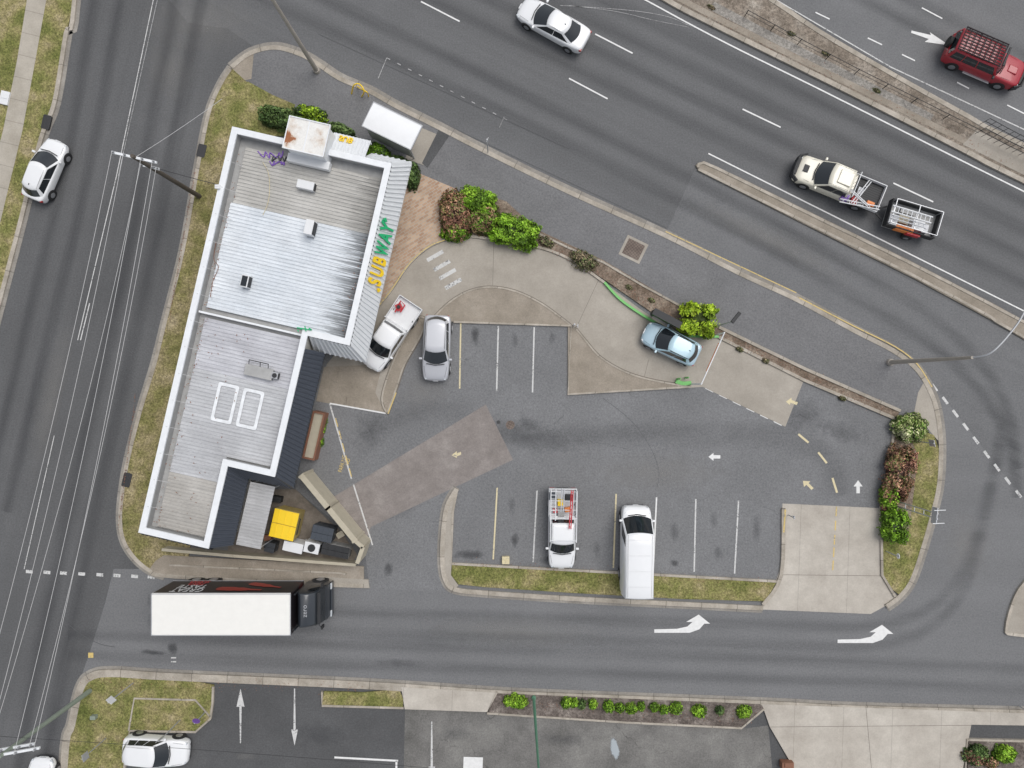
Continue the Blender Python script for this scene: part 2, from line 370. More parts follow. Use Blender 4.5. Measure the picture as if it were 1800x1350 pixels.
# ------------------------------------------------------------ ground and roads
b=MB(); b.poly([(-400,-400),(400,-400),(400,400),(-400,400)],None,-.03)
tag(b.obj('ground',M['earth'],smooth='keep'),'dry earth ground around the roads','ground','structure')
sheet('road',[(-500,-600),(2500,-600),(2500,1250),(-500,1250)],0,M['high'],'grey asphalt main road with tyre wear','road')
sheet('road',[(170,-600),(138,0),(-5,570),(-200,1300),(-330,1900),(60,1900),(110,1350),(140,1215),(165,1165),(300,1020),(215,880),(255,680),(320,440),(365,180),(450,85),(400,50),(330,40),(290,-10),(300,-600)],.004,M['left'],'dark asphalt side street','road')
sheet('road',[(138,1205),(160,1140),(185,1060),(200,1000),(300,1000),(1540,1070),(1600,1030),(1660,800),(1640,670),(1900,820),(2300,1000),(2300,1270),(1340,1235),(640,1200),(200,1180)],.008,M['bottom'],'grey asphalt cross street','road')
sheet('road',[(1222,296),(1800,598),(2300,850),(2300,1100),(1800,880),(1640,675),(1570,612),(1170,410)],.010,M['slip'],'paler asphalt turning lane beside the kerb','road')
sheet('road',[(1345,-10),(1200,-100),(1100,-600),(2600,-600),(2600,640),(1800,262)],.004,M['upper'],'pale asphalt upper carriageway','road')
sheet('car_park',[(560,640),(680,500),(1000,470),(1420,655),(1575,735),(1545,895),(1548,1015),(1370,1060),(1360,1022),(795,992),(783,1040),(650,1034),(640,960),(520,860)],.014,M['lot'],'grey asphalt car park with cracks and stains','car park')
def track(pts,w,m,z): ribbon('tyre_wear',pts,w,z,z,M[m],'soft dark tyre wear along the lane','road marking',smooth=3)
for y0 in (-8,90):
    for dy,zz in ((-24,.0205),(24,.0207)): track([(-200,y0+dy-1200*.485),(1000,y0+dy),(2300,y0+dy+1300*.483)],1.5,'trk',zz)
for dy,zz in ((-26,.0209),(24,.0211)): track([(200,-155+dy),(600,38+dy),(1000,232+dy),(1300,385+dy),(1500,498+dy),(1660,600+dy),(1760,720+dy),(1790,850+dy)],1.4,'trk',zz)
for dy,zz in ((-22,.0205),(22,.0207)): track([(1200,-190+dy),(1600,20+dy),(2200,310+dy)],1.4,'trk',zz)
for dx,zz in ((-22,.0205),(22,.0207)):
    track([(350+dx,-100),(275+dx,300),(213+dx,600),(142+dx,900),(75+dx,1250),(20+dx,1600)],1.6,'trl',zz)
    track([(205+dx,-100),(135+dx,300),(62+dx,600),(-10+dx,900)],1.3,'trl',zz)
for dy,zz in ((-16,.0205),(20,.0207)):
    track([(260,1070+dy),(700,1095+dy),(1300,1112+dy),(1560,1112+dy),(1680,1040+dy),(1730,900+dy),(1760,760+dy)],1.3,'trb',zz)
    track([(120,1130+dy),(600,1148+dy),(1300,1172+dy),(2100,1205+dy)],1.3,'trb',zz+.0008)
track([(1480,870),(1440,790),(1330,765),(1100,765),(900,760),(760,720),(650,760)],2.6,'trp',.0222)
for a in [(700,180,1170,400),(560,60,1000,262)]: ribbon('asphalt_seam',[a[:2],a[2:]],.025,.0195,.0195,M['tseam'],'thin dark seam in the asphalt','joint',smooth=0)
KTOP=[(405,118),(440,92),(485,82),(530,94),(562,112),(600,137),(650,158),(700,186),(780,226),(850,262),(1000,335),(1170,412),(1300,478),(1400,524),(1500,578),(1570,614),(1610,645),(1634,682),(1648,722),(1655,780),(1652,850),(1640,905),(1624,962),(1604,1020),(1582,1050),(1558,1068)]
KL=[(640,1032),(450,1024),(290,1014),(262,1004),(235,981),(216,950),(210,910),(215,855),(224,805),(245,722),(270,640),(290,560),(320,440),(345,300),(365,200),(385,150),(405,118)]
sheet('pavement',KTOP[:19]+[(1640,770),(1605,730),(1578,740),(1410,660),(1255,580),(1195,560),(1060,480),(940,418),(800,345),(735,310),(640,262),(480,190),(438,148),(402,140)],.112,M['foot'],'grey asphalt footpath beside the main road','pavement',z0=0)
sheet('pavement',[(405,118),(440,92),(448,88),(443,140),(385,152)],.118,M['conc2'],'concrete corner of the footpath','pavement',z0=0)
sheet('pavement',[(1605,725),(1612,690),(1622,672),(1640,700),(1655,780),(1645,772)],.118,M['conc'],'concrete ramp at the street corner','pavement',z0=0)
ribbon('kerb',KTOP,.3,0,.14,M['kerb'],'weathered concrete kerb curving round the block','kerb',off=-.12)
ribbon('gutter',KTOP,.28,0,.026,M['gutter'],'concrete gutter strip below the kerb','gutter',off=.17)
sheet('grass',KL[3:]+[(438,148),(500,182),(480,240),(400,600),(330,990),(290,1000)],.12,M['grass'],'dry grass verge beside the building','grass',z0=0)
sheet('grass',[(385,150),(438,145),(480,168),(520,185),(500,240),(400,240),(372,250)],.124,M['grassg'],'patchy grass at the block corner','grass',z0=0)
ribbon('kerb',KL,.26,0,.14,M['kerb'],'concrete kerb along the side street','kerb',off=-.12)
ribbon('gutter',KL[2:],.22,0,.026,M['gutter'],'concrete gutter along the side street','gutter',off=.13)
sheet('pavement',[(275,985),(290,975),(600,992),(640,995),(640,1032),(450,1024),(290,1014),(262,1003)],.13,M['conc2'],'concrete path below the yard wall','pavement',z0=0)
sheet('pavement',[(560,1012),(648,1018),(650,1033),(560,1030)],.134,M['conc'],'pale concrete end of the path','pavement',z0=0)
ribbon('kerb',[(610,1008),(600,1006),(300,992)],.12,.1,.2,M['kerb'],'low concrete edging beside the path','kerb',smooth=0)
LANE=[(556,705),(575,640),(640,560),(665,540),(690,508),(722,462),(762,430),(815,416),(880,424),(950,436),(1005,458),(1062,497),(1130,547),(1198,590),(1255,592),(1412,670),(1380,750),(1235,680),(1210,682),(998,693),(1000,574),(795,564),(745,560),(700,660),(680,728)]
sheet('drive_through_lane',LANE,.035,M['conc'],'pale beige concrete drive-through lane','driveway',z0=0)
I1=[(748,560),(740,590),(712,640),(698,680),(681,727),(672,700),(688,645),(712,595),(735,560)]
I2=[(797,566),(765,556),(790,532),(822,513),(860,505),(905,512),(950,533),(985,558),(1004,573)]
I3=[(998,575),(1012,578),(1030,600),(1055,628),(1095,652),(1140,667),(1212,680),(998,693)]
for I_,l in((I1,'brown concrete island beside parked wagon'),(I2,'brown concrete island above the parking bays'),(I3,'triangular brown concrete island')):
    sheet('traffic_island',I_,.12,M['conc2'],l,'kerb',z0=0)
for I_ in (I1[:5],I1[4:]+I1[:1],I2[1:],I3[1:7]):
    ribbon('kerb',I_,.11,.0,.145,M['kerb'],'narrow pale kerb edge of the island','kerb',smooth=4)
    ribbon('gutter',I_,.05,.036,.04,M['seam'],'dark joint beside the island kerb','gutter',smooth=4,off=.09)
sheet('pavement',[(556,705),(570,645),(640,642),(672,640),(660,690),(676,724)],.05,M['conc2'],'stained concrete apron by the building','pavement',z0=0)
ribbon('kerb',[(797,566),(1004,573),(998,693),(1212,680)],.13,.0,.15,M['kerb'],'narrow concrete kerb edge','kerb',smooth=0)
line(681,727,580,709,.1,'wp',z=.055); line(683,727,697,690,.07,'yp',z=.15)
for a in [(868,426,866,506),(1052,492,1012,578),(1140,632,1132,664),(1190,590,1165,600)]:
    ribbon('concrete_joint',[a[:2],a[2:]],.025,.0375,.0375,M['seam'],'thin joint across the concrete lane','joint',smooth=0)
OUT=[(665,540),(690,508),(722,462),(762,430),(815,416),(880,424),(950,436),(1005,458),(1062,497)]
ribbon('kerb',OUT,.16,0,.16,M['kerb'],'curved concrete kerb of the drive-through','kerb',smooth=5)
ribbon('kerb',OUT[:5],.06,.16,.164,M['yp'],'yellow painted kerb top','kerb',smooth=5)
ribbon('kerb',[(1062,497),(1090,527),(1130,555),(1170,578),(1200,590),(1262,592)],.15,0,.22,M['green'],'green painted curved kerb','kerb',smooth=5)
ribbon('kerb',[(1187,670),(1200,674),(1214,673)],.26,0,.2,M['green'],'short green painted kerb end','kerb',smooth=3)
ribbon('kerb',[(1262,592),(1412,668),(1575,737)],.2,0,.15,M['kerb'],'straight concrete kerb at the bed','kerb',smooth=0)
ribbon('kerb',[(1262,575),(1412,648),(1580,722)],.2,.1,.22,M['kerb'],'concrete edging between bed and footpath','kerb',smooth=0)
sheet('pavement',[(738,306),(800,332),(778,420),(730,452),(690,508),(665,540),(640,560),(700,330)],.126,M['pave'],'orange brick paving beside the shopfront','pavement',z0=0)
sheet('garden_bed',[(775,420),(785,345),(830,335),(890,355),(945,405),(1060,458),(1200,540),(1262,573),(1412,646),(1580,722),(1574,737),(1412,665),(1262,590),(1198,586),(1062,492),(1005,455),(950,433),(880,420),(815,413)],.135,M['mulch'],'dry mulch bed between lane and footpath','garden',z0=0)
ribbon('kerb',[(940,408),(1000,437),(1060,462),(1130,503),(1200,541)],.13,.1,.19,M['kerb'],'low edging of the mulch bed','kerb',smooth=0)
sheet('concrete_slab',[(854,711),(902,808),(652,926),(640,960),(605,930),(575,880)],.0232,M['slab'],'long stained concrete slab in the car park','ground')
sheet('driveway',[(1375,885),(1545,893),(1548,1010),(1580,1052),(1530,1079),(1335,1071),(1362,1025),(1376,985)],.03,M['drive'],'pale concrete driveway crossing','driveway',z0=0)
ribbon('concrete_joint',[(1374,1010),(1548,1012)],.03,.032,.032,M['seam'],'thin joint across the driveway','joint',smooth=0)
sheet('grass',[(1575,738),(1640,765),(1652,800),(1648,850),(1636,905),(1620,962),(1600,1018),(1580,1045),(1560,1030),(1549,1010),(1547,893)],.125,M['grassg'],'green grass verge at the street corner','grass',z0=0)
sheet('garden_bed',[(1573,738),(1600,775),(1612,800),(1600,900),(1592,955),(1553,950),(1547,893)],.13,M['mulch'],'mulch bed under the corner hedge','garden',z0=0)
ribbon('kerb',[(1574,736),(1547,892),(1549,1010),(1572,1048)],.16,0,.15,M['kerb'],'concrete kerb edging the verge','kerb',smooth=0)
ribbon('kerb',[(1376,893),(1372,1010),(1340,1062)],.25,0,.15,M['kerb'],'concrete kerb beside the driveway','kerb',smooth=4)
line(1379,895,1376,935,.1,'yp',z=.156)
sheet('grass',[(795,990),(1364,1021),(1345,1056),(1200,1052),(1000,1041),(850,1031),(806,1026),(793,1010)],.12,M['grassg'],'green and yellow grass strip beside the bays','grass',z0=0)
ribbon('kerb',[(804,858),(796,900),(794,990),(1364,1021)],.16,0,.15,M['kerb'],'concrete kerb at the head of the bays','kerb',smooth=0)
LK=[(804,858),(786,890),(779,940),(778,990),(784,1020),(800,1035),(850,1041),(1000,1051),(1200,1061),(1340,1068)]
sheet('pavement',LK[:6]+[(806,1028),(793,1010),(794,990),(796,900)],.125,M['conc'],'narrow concrete verge beside the bays','pavement',z0=0)
ribbon('kerb',LK,.3,0,.14,M['kerb'],'concrete kerb along the cross street','kerb')
ribbon('gutter',LK,.22,0,.026,M['gutter'],'concrete gutter along the cross street','gutter',off=-.24)
LV=[(165,-500),(133,0),(118,60),(98,180),(74,245),(38,390),(-5,555),(-200,1300)]
sheet('grass',[(-500,-600),(175,-600),(133,0),(118,60),(98,180),(72,245),(38,390),(-5,555),(-200,1300),(-600,1900)],.12,M['grassg'],'green roadside grass verge','grass',z0=0)
sheet('pavement',[(110,-300),(84,0),(64,110),(42,230),(8,370),(-80,740),(-115,740),(-30,370),(8,230),(32,110),(50,0),(75,-300)],.13,M['path'],'pale concrete footpath across the verge','pavement',z0=.1)
ribbon('kerb',LV,.28,0,.14,M['kerb'],'concrete kerb along the left verge','kerb')
ribbon('gutter',LV,.24,0,.026,M['gutter'],'concrete gutter along the left verge','gutter',off=.26)
sheet('median',[(1165,-4),(980,-120),(950,-300),(1100,-300),(1200,-90),(1345,-5),(1440,58),(1560,128),(1700,206),(1800,258),(2400,540),(2400,620),(1800,320),(1700,269),(1500,167),(1240,38)],.12,M['gravel'],'dry brown gravel and dirt median between carriageways','median',z0=0)
ribbon('kerb',[(980,-110),(1165,-2),(1240,38),(1500,167),(1700,269),(1800,320),(2400,610)],.32,0,.15,M['kerb'],'concrete kerb of the wide median','kerb',smooth=3)
ribbon('kerb',[(1200,-90),(1345,-5),(1440,58),(1560,128),(1700,206),(1800,258),(2400,540)],.3,0,.15,M['kerb'],'concrete kerb on the upper side of the median','kerb',smooth=3)
ribbon('pavement',[(1180,-8),(1252,30),(1506,156),(1700,252)],.4,.1,.128,M['conc2'],'concrete maintenance strip in the median','pavement',smooth=0)
sheet('pavement',[(1255,5),(1340,50),(1500,132),(1640,203),(1632,215),(1500,148),(1330,62),(1245,18)],.124,surf('grey_gravel',[(.3,(.22,.205,.185)),(.7,(.33,.31,.28))],.8,fine=(6,1.2),mid=(2.2,.5),rough=1),'grey gravel band in the median','median',z0=.1)
sheet('pavement',[(1690,255),(1715,230),(1800,272),(1900,320),(1880,350),(1790,305)],.132,M['conc'],'concrete crossing refuge in the median','pavement',z0=.1)
SEP=[(1222,291),(1236,284),(1300,313),(1440,382),(1600,460),(1740,532),(1810,570),(2300,820),(2290,850),(1800,598),(1740,562),(1600,487),(1440,408),(1300,338),(1228,301)]
sheet('traffic_island',SEP,.12,M['conc2'],'long narrow concrete traffic separator','kerb',z0=0)
ribbon('kerb',[(1226,296),(1236,287),(1300,317),(1440,386),(1600,464),(1740,536),(1810,573),(2300,823)],.18,0,.16,M['kerb'],'kerb on the separator','kerb',smooth=2)
ribbon('kerb',[(1226,298),(1300,335),(1440,404),(1600,483),(1740,558),(1800,594),(2290,846)],.18,0,.16,M['kerb'],'kerb on the separator','kerb',smooth=2)
sheet('traffic_island',[(1900,940),(1800,1022),(1778,1060),(1767,1108),(1775,1114),(1850,1120),(2000,1100)],.12,M['conc'],'concrete traffic island at the corner','kerb',z0=0)
ribbon('kerb',[(1860,970),(1800,1022),(1778,1060),(1767,1105),(1778,1114),(1850,1120)],.2,0,.15,M['kerb'],'kerb of the corner island','kerb',smooth=3)
BK=[(90,1800),(108,1350),(122,1270),(138,1205),(160,1182),(200,1176),(300,1182),(640,1197),(870,1212),(1000,1218),(1340,1231),(1500,1239),(1800,1247),(2300,1262)]
sheet('car_park',[(100,1900),(110,1350),(125,1270),(142,1205),(165,1184),(300,1184),(640,1199),(870,1214),(1340,1233),(2300,1262),(2300,1900)],.0115,M['park2'],'dark asphalt neighbouring car park','car park')
sheet('car_park',[(712,1245),(860,1250),(1100,1270),(1310,1280),(1350,1275),(1410,1900),(700,1900)],.0155,M['old'],'weathered patchy asphalt yard','car park')
sheet('grass',[(160,1186),(200,1182),(300,1188),(377,1203),(376,1235),(372,1260),(345,1285),(228,1285),(222,1340),(205,1900),(95,1900),(112,1350),(125,1270),(142,1207)],.12,M['grassg'],'grass verge at the neighbouring corner','grass',z0=0)
ribbon('kerb',[(376,1205),(375,1235),(371,1262),(345,1285),(230,1283),(222,1320),(218,1400)],.14,0,.15,M['kerb'],'kerb round the grass corner','kerb',smooth=0)
ribbon('kerb',[(371,1258),(345,1229),(238,1226),(228,1283)],.12,.1,.15,M['kerb'],'low concrete edging in the grass','kerb',smooth=0)
ribbon('pavement',BK,.5,0,.13,M['kerb'],'concrete path and kerb along the lower block','pavement',off=-.24)
ribbon('gutter',BK,.2,0,.026,M['gutter'],'gutter along the lower block','gutter',off=.12)
sheet('grass',[(570,1214),(640,1216),(702,1210),(709,1228),(709,1242),(567,1238)],.12,M['grassg'],'small grass patch in the car park','grass',z0=0)
ribbon('kerb',[(567,1214),(567,1239),(710,1243)],.14,0,.15,M['kerb'],'kerb round the small grass patch','kerb',smooth=0)
sheet('driveway',[(706,1206),(872,1216),(858,1250),(712,1245)],.14,M['drive'],'concrete driveway into the yard','driveway',z0=0)
sheet('garden_bed',[(872,1217),(1335,1236),(1343,1244),(1300,1277),(1100,1268),(856,1252)],.14,M['dmulch'],'dark mulch bed with a row of shrubs','garden',z0=0)
ribbon('kerb',[(874,1214),(856,1252),(1100,1268),(1302,1278),(1342,1244)],.13,0,.17,M['kerb'],'kerb round the shrub bed','kerb',smooth=0)
sheet('driveway',[(1338,1236),(1800,1252),(1900,1258),(1900,1275),(1705,1272),(1690,1350),(1680,1700),(1410,1700),(1395,1350),(1352,1276)],.142,M['drive'],'wide pale concrete driveway','driveway',z0=0)
for a in [(1352,1276,1705,1273),(1520,1240,1530,1350)]:
    ribbon('concrete_joint',[a[:2],a[2:]],.03,.144,.144,M['seam'],'thin joint across the wide driveway','joint',smooth=0)
sheet('garden_bed',[(1700,1300),(1900,1305),(1900,1600),(1690,1600)],.14,M['dmulch'],'mulch bed with shrubs by the driveway','garden',z0=0)
ribbon('kerb',[(1690,1420),(1697,1298),(1900,1303)],.15,0,.2,M['kerb'],'kerb of the corner bed','kerb',smooth=0)
# ------------------------------------------------------------ markings
for a in [(740,3,808,38),(1000,138,1068,174),(1046,60,1112,94),(1305,192,1372,224),(1570,322,1640,355),(785,-70,850,-38),(1835,455,1900,487)]: line(*a,w=.1)
line(0,0,0,0,.1,pts=[(1090,-20),(1130,-2),(1215,44),(1300,88),(1420,147),(1500,187),(1800,337),(2200,530)])
line(1245,270,1800,547,.09); line(1800,547,2200,745,.09)
line(1350,-8,1565,118,.08,'wo'); line(1565,118,1800,228,.08,'wo')
for a in [(1433,22,1458,34),(1525,67,1550,79),(1585,96,1608,107),(1682,145,1703,156),(1620,14,1656,33),(1770,185,1800,200),(1780,120,1800,130)]: line(*a,w=.09,mat='wp')
mark([(1602,54),(1636,62),(1634,57),(1668,80),(1625,74),(1632,69),(1601,58)],'wp')
for i in range(12):
    t=i/11; x=680+t*205; y=102+t*106; line(x,y,x+6,y+3,.06,'wf')
line(665,138,680,102,.05,'wf'); line(886,206,878,224,.05,'wf')
line(0,0,0,0,.035,'wf',pts=[(985,10),(1050,14),(1120,20),(1175,30),(1215,47)]); line(0,0,0,0,.03,'wf',pts=[(1000,10),(1080,20),(1150,36),(1210,48)])
line(1170,407,1400,515,.06,'yp',z=.0275); line(0,0,0,0,.07,'yp',z=.148,pts=[(1400,522),(1500,574),(1572,610),(1610,640),(1636,680)])
for x,y in [(1643,681),(1661,704),(1679,727),(1697,750),(1715,774),(1734,799),(1752,822),(1771,845),(1790,868)]:
    line(x-4.5,y-6,x+4.5,y+6,.18 if x>1650 else .12,'wo')
line(272,-10,205,310,.06,'wo');line(205,310,137,598,.06,'wo');line(277,0,208,310,.04,'wf')
line(158,533,142,598,.07,'wo'); line(96,765,43,1000,.05,'wo'); line(300,-200,272,-10,.1)
for x in [52,83,112,144,176,206,237,266]: line(x-6,1004+(x-50)*.045,x+6,1005+(x-50)*.045,.22,'wo')
for a,m in [((810,567,808,683),'cy'),((876,573,873,688),'wo'),((939,575,936,690),'wo'),((874,857,867,983),'cy'),((944,862,937,988),'wo'),((1014,865,1007,990),'wo'),((1083,868,1078,998),'cy'),((1154,874,1148,1003),'wp'),((1223,877,1220,1005),'wo'),((1298,880,1291,1008),'wo'),((580,710,618,842),'wo'),((621,850,655,958),'wo')]:
    line(*a,w=.1,mat=m)
for i in range(6):
    x=1240+i*24;y=682+i*11.7; line(x,y,x+14,y+6.8,.1,'wp')
for a in [(1403,763,1421,778),(1438,795,1453,814),(1463,840,1471,866)]: line(*a,w=.14,mat='cy')
for y in (890,915,940,962,985): line(1470-(y-890)*.06,y,1469-(y-890)*.06,y+17,.08,'yp',z=.036)
for i in range(5): line(590+i*6,735+i*22,594+i*6,750+i*22,.07,'yp',z=.027)
mark([(1245,803),(1254,796),(1254,800),(1266,800),(1266,806),(1254,806),(1254,810)],'wp')
mark([(1411,845),(1424,846),(1421,849),(1430,858),(1426,861),(1417,852),(1413,856)],'cy')
mark([(1508,844),(1516,855),(1511,855),(1511,867),(1505,867),(1505,855),(1500,855)],'wp')
mark([(1381,706),(1391,699),(1391,703),(1402,707),(1400,712),(1389,708),(1388,712)],'cy',z=.04)
mark([(794,800),(803,793),(803,797),(810,794),(811,799),(803,802),(803,805)],'cy',z=.027)
for i,(x,y) in enumerate([(765,450),(777,467),(787,482),(797,499)]): line(x-14,y+8,x+14,y-8,.26,'wo',z=.041)
for dx,dy in ((0,0),(322,18)):
    mark([(x+dx,y+dy) for x,y in [(1150,1106),(1190,1105),(1208,1101),(1217,1093),(1206,1093),(1228,1080),(1248,1096),(1238,1096),(1229,1106),(1212,1112),(1150,1112)]],'wp')
def arrow(x,y0,y1,up):
    if up: p=[(x,y0),(x+7,y0+32),(x+2,y0+32),(x+1,y1),(x-1,y1),(x-2,y0+32),(x-7,y0+32)]
    else: p=[(x,y1),(x-6,y1-28),(x-2,y1-28),(x-1,y0),(x+1,y0),(x+2,y1-28),(x+6,y1-28)]
    mark(p,'wo')
arrow(423,1210,1306,True); arrow(518,1210,1310,False); arrow(759,1268,1375,False)
line(588,1331,700,1337,.13); line(697,1337,696,1400,.13)
mark([(815,1330),(849,1331),(848,1360),(814,1359)],'wp')
for s_,x,y,z_ in(('NO',611,812,.42),('PARKING',602,815,.4)):
    o=text('road_marking',s_,V(x,y,.027),(.28,.96,0),(-.96,.28,0),z_,M['yp'],ext=.001,sx=.7); tag(o,'yellow painted words on the asphalt','road marking','structure')
line(160,1147,160,1156,.35,'yp')
for a in [(301,1156,310,1156),(301,1163,310,1163)]: line(*a,w=.08,mat='wo')
zst=[0]
def stain(x,y,rx,ry,m='oil',ang=0):
    z=.0162+ (len(zst)%6)*.0006; zst.append(0)
    n=20; c=V(x,y); me=bpy.data.meshes.new('stain'); rx/=S;ry/=S
    me.from_pydata([(rx*math.cos(2*math.pi*i/n),ry*math.sin(2*math.pi*i/n),0) for i in range(n)],[],[tuple(range(n))]); me.materials.append(M[m]); o=bpy.data.objects.new('stain',me); COL.objects.link(o)
    o.location=(c.x,c.y,z); o.rotation_euler=(0,0,math.radians(ang)); tag(o,{'oil':'dark oil stain on asphalt','oils':'faint dark smear on asphalt','dust':'pale dusty patch on asphalt','spill':'pale paint spill on asphalt'}[m],'stain','structure')
for x,y,a,b_,m,r in [(835,590,10,22,'oil',0),(905,598,9,20,'oils',0),(970,592,9,18,'oils',0),(825,975,40,12,'oil',0),(900,890,10,22,'oils',5),(905,950,10,16,'oil',0),(960,985,25,10,'oils',0),(1050,965,10,22,'oils',0),(1185,935,12,26,'oils',0),(1185,990,12,8,'oil',0),(1255,915,10,22,'oils',0),(1262,970,12,16,'oils',0),(1330,930,12,40,'oils',0),
    (683,998,11,20,'oil',0),(705,890,60,25,'oils',20),(930,770,130,30,'oils',-8),(925,745,36,18,'oils',0),(1410,730,60,40,'oils',0),(1480,760,60,25,'oils',-20),(650,760,40,50,'oils',0),
    (270,1147,34,6,'oil',-5),(303,1140,12,14,'oil',0),(700,1165,60,10,'oils',0),(900,1110,200,40,'dust',-2),(1150,830,160,50,'dust',0),(740,690,60,50,'dust',0),(1480,690,60,20,'dust',-25),
    (350,40,140,70,'dust',0),(1350,420,200,30,'dust',-26),(1700,960,60,80,'dust',0),(90,700,30,200,'dust',-13),(300,120,60,80,'dust',0),
    (1080,1315,10,24,'spill',10),(430,1330,26,10,'dust',0),(990,1300,70,18,'oils',0),(1180,1300,90,16,'dust',0),(875,1310,14,22,'dust',0),(800,1290,40,20,'oils',0),(560,1290,70,30,'oils',0)]:
    stain(x,y,a,b_,m,r)
line(0,0,0,0,.04,'skid',z=.0228,pts=[(112,1088),(130,1105),(155,1122),(180,1133),(202,1137)])
line(0,0,0,0,.025,'skid',z=.0228,pts=[(1060,700),(1110,740),(1145,790),(1158,830),(1155,856)])
def disc(name,x,y,r,mat,label,cat,z=.03):
    b=MB(); c=V(x,y); b.poly([(c.x+r*math.cos(t*math.pi/12),c.y+r*math.sin(t*math.pi/12)) for t in range(24)],.0,z)
    b.poly([(c.x+r*.8*math.cos(t*math.pi/12),c.y+r*.8*math.sin(t*math.pi/12)) for t in range(24)],z,z+.006)
    tag(b.obj(name,mat,smooth='keep',origin=(c.x,c.y,0)),label,cat)
disc('manhole_cover',897,747,.3,M['pit'],'round brown iron manhole cover','manhole cover')
disc('manhole_cover',876,742,.12,M['grate'],'tiny round service cover','manhole cover')
def grate(x,y,w,h,ang,label,z=.03):
    c=V(x,y); b=MB(); r=math.radians(ang)
    for s in (-1,1):
        b.box((0,s*h/2,z/2),(w,.06,z)); b.box((s*w/2,0,z/2),(.06,h-.07,z))
    n=int(w/.09)
    for i in range(1,n): b.box((-w/2+i*w/n,0,z/2-.003),(.03,h,z-.006))
    b.box((0,0,z-.02),(w-.06,h-.07,.01))
    o=b.obj('storm_drain_grate',M['grate']); o.location=c; o.rotation_euler=(0,0,r); tag(o,label,'drain grate')
grate(356,266,.5,.8,-13,'iron storm drain grate in the gutter',.16); grate(225,843,.5,.9,-13,'iron storm drain grate beside the kerb',.16); grate(84,216,.5,.9,-13,'iron storm drain grate by the verge',.16)
b=MB(); c=V(1113,439); b.box((0,0,.07),(1.55,1.45,.11),0); b.box((0,0,.13),(1.2,1.1,.02),1)
o=b.obj('utility_pit_cover',[M['conc'],M['pit']]); o.location=c; o.rotation_euler=(0,0,math.radians(-26)); tag(o,'square brown utility pit lid in concrete collar','pit cover')
# ------------------------------------------------------------ plants
def shrub(x,y,rx,ry,h,tints,label,ang=0,boxy=2.0,dens=1.0,name='shrub',z0=.12,leaf=.075,group=None):
    c=V(x,y,h*.5); rx/=S;ry/=S
    n=int(max(350,rx*ry*2800*dens*(1+h*.3)))
    sd=random.random()*99
    d=rng.normal(size=(n,3)); d[:,2]=np.abs(d[:,2])*.9; d/=np.linalg.norm(d,axis=1)[:,None]
    ex=2/boxy; p=np.sign(d)*np.abs(d)**ex; p/= (np.sum(np.abs(p)**boxy,axis=1)**(1/boxy))[:,None]
    vs=np.zeros((n*4,3)); cols=np.zeros((n*4,4)); cols[:,3]=1
    base=np.array([rx,ry,h])
    for i in range(n):
        q=p[i]
        lump=1+.26*mnoise.noise(Vector(q*2.2+sd))+.2*mnoise.noise(Vector(q*5+sd))
        r=lump*(1-.3*random.random()**2)
        pos=q*base*r
        nn=Vector(d[i])+Vector(rng.normal(size=3)*.55); nn.normalize()
        a=nn.orthogonal().normalized(); bb=nn.cross(a); th=random.random()*6.28
        a2=a*math.cos(th)+bb*math.sin(th); b2=nn.cross(a2); s1=leaf*random.uniform(.6,1.3); s2=s1*.6
        P=Vector(pos)
        for k,vv in enumerate((P-a2*s1,P-b2*s2+nn*.01,P+a2*s1,P+b2*s2+nn*.01)): vs[i*4+k]=vv
        w=mnoise.noise(Vector(pos*1.3+sd))+random.uniform(-.35,.35)
        ti=0
        if len(tints)>1: ti=min(len(tints)-1,max(0,int((w*.9+.5)*len(tints))))
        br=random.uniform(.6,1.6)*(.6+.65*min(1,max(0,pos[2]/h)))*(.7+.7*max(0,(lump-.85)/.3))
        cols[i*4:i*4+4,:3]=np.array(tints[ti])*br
    cv=[];cf=[]
    R,K=7,14
    for a in range(R+1):
        ph=a/R*math.pi/2
        for k in range(K):
            t=2*math.pi*k/K; q=Vector((math.cos(t)*math.cos(ph),math.sin(t)*math.cos(ph),math.sin(ph)))
            qq=Vector([math.copysign(abs(u)**ex,u) for u in q]); nb=sum(abs(u)**boxy for u in qq)**(1/boxy); qq/=nb
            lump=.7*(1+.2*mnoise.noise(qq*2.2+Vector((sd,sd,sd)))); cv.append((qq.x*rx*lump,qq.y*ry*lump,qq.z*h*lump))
    for a in range(R):
        for k in range(K): cf.append((a*K+k,a*K+(k+1)%K,(a+1)*K+(k+1)%K,(a+1)*K+k))
    off=n*4
    me=bpy.data.meshes.new(name); me.from_pydata([tuple(v) for v in vs]+cv,[],[(4*i,4*i+1,4*i+2,4*i+3) for i in range(n)]+[tuple(off+j for j in f) for f in cf]); me.materials.append(M['leaf'])
    ca=me.color_attributes.new('tint','FLOAT_COLOR','POINT')
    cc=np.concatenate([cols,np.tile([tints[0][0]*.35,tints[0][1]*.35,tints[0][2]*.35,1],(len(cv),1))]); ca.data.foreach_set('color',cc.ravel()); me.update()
    o=bpy.data.objects.new(name,me); COL.objects.link(o); o.location=(c.x,c.y,z0-.03); o.rotation_euler=(0,0,math.radians(ang)); tag(o,label,'shrub',None,group)
    return o
G1=[(.08,.155,.012),(.13,.25,.015),(.2,.33,.03)]; G2=[(.045,.08,.022),(.065,.11,.03),(.1,.15,.045)]; RB=[(.16,.08,.055),(.24,.125,.075),(.12,.13,.04),(.3,.175,.11)]
YG=[(.12,.19,.012),(.2,.3,.015),(.29,.38,.03)]; SC=[(.14,.12,.07),(.09,.11,.04),(.2,.16,.1)]
shrub(800,378,27,42,1.2,RB,'reddish brown shrub beside the brick paving',10,2.6)
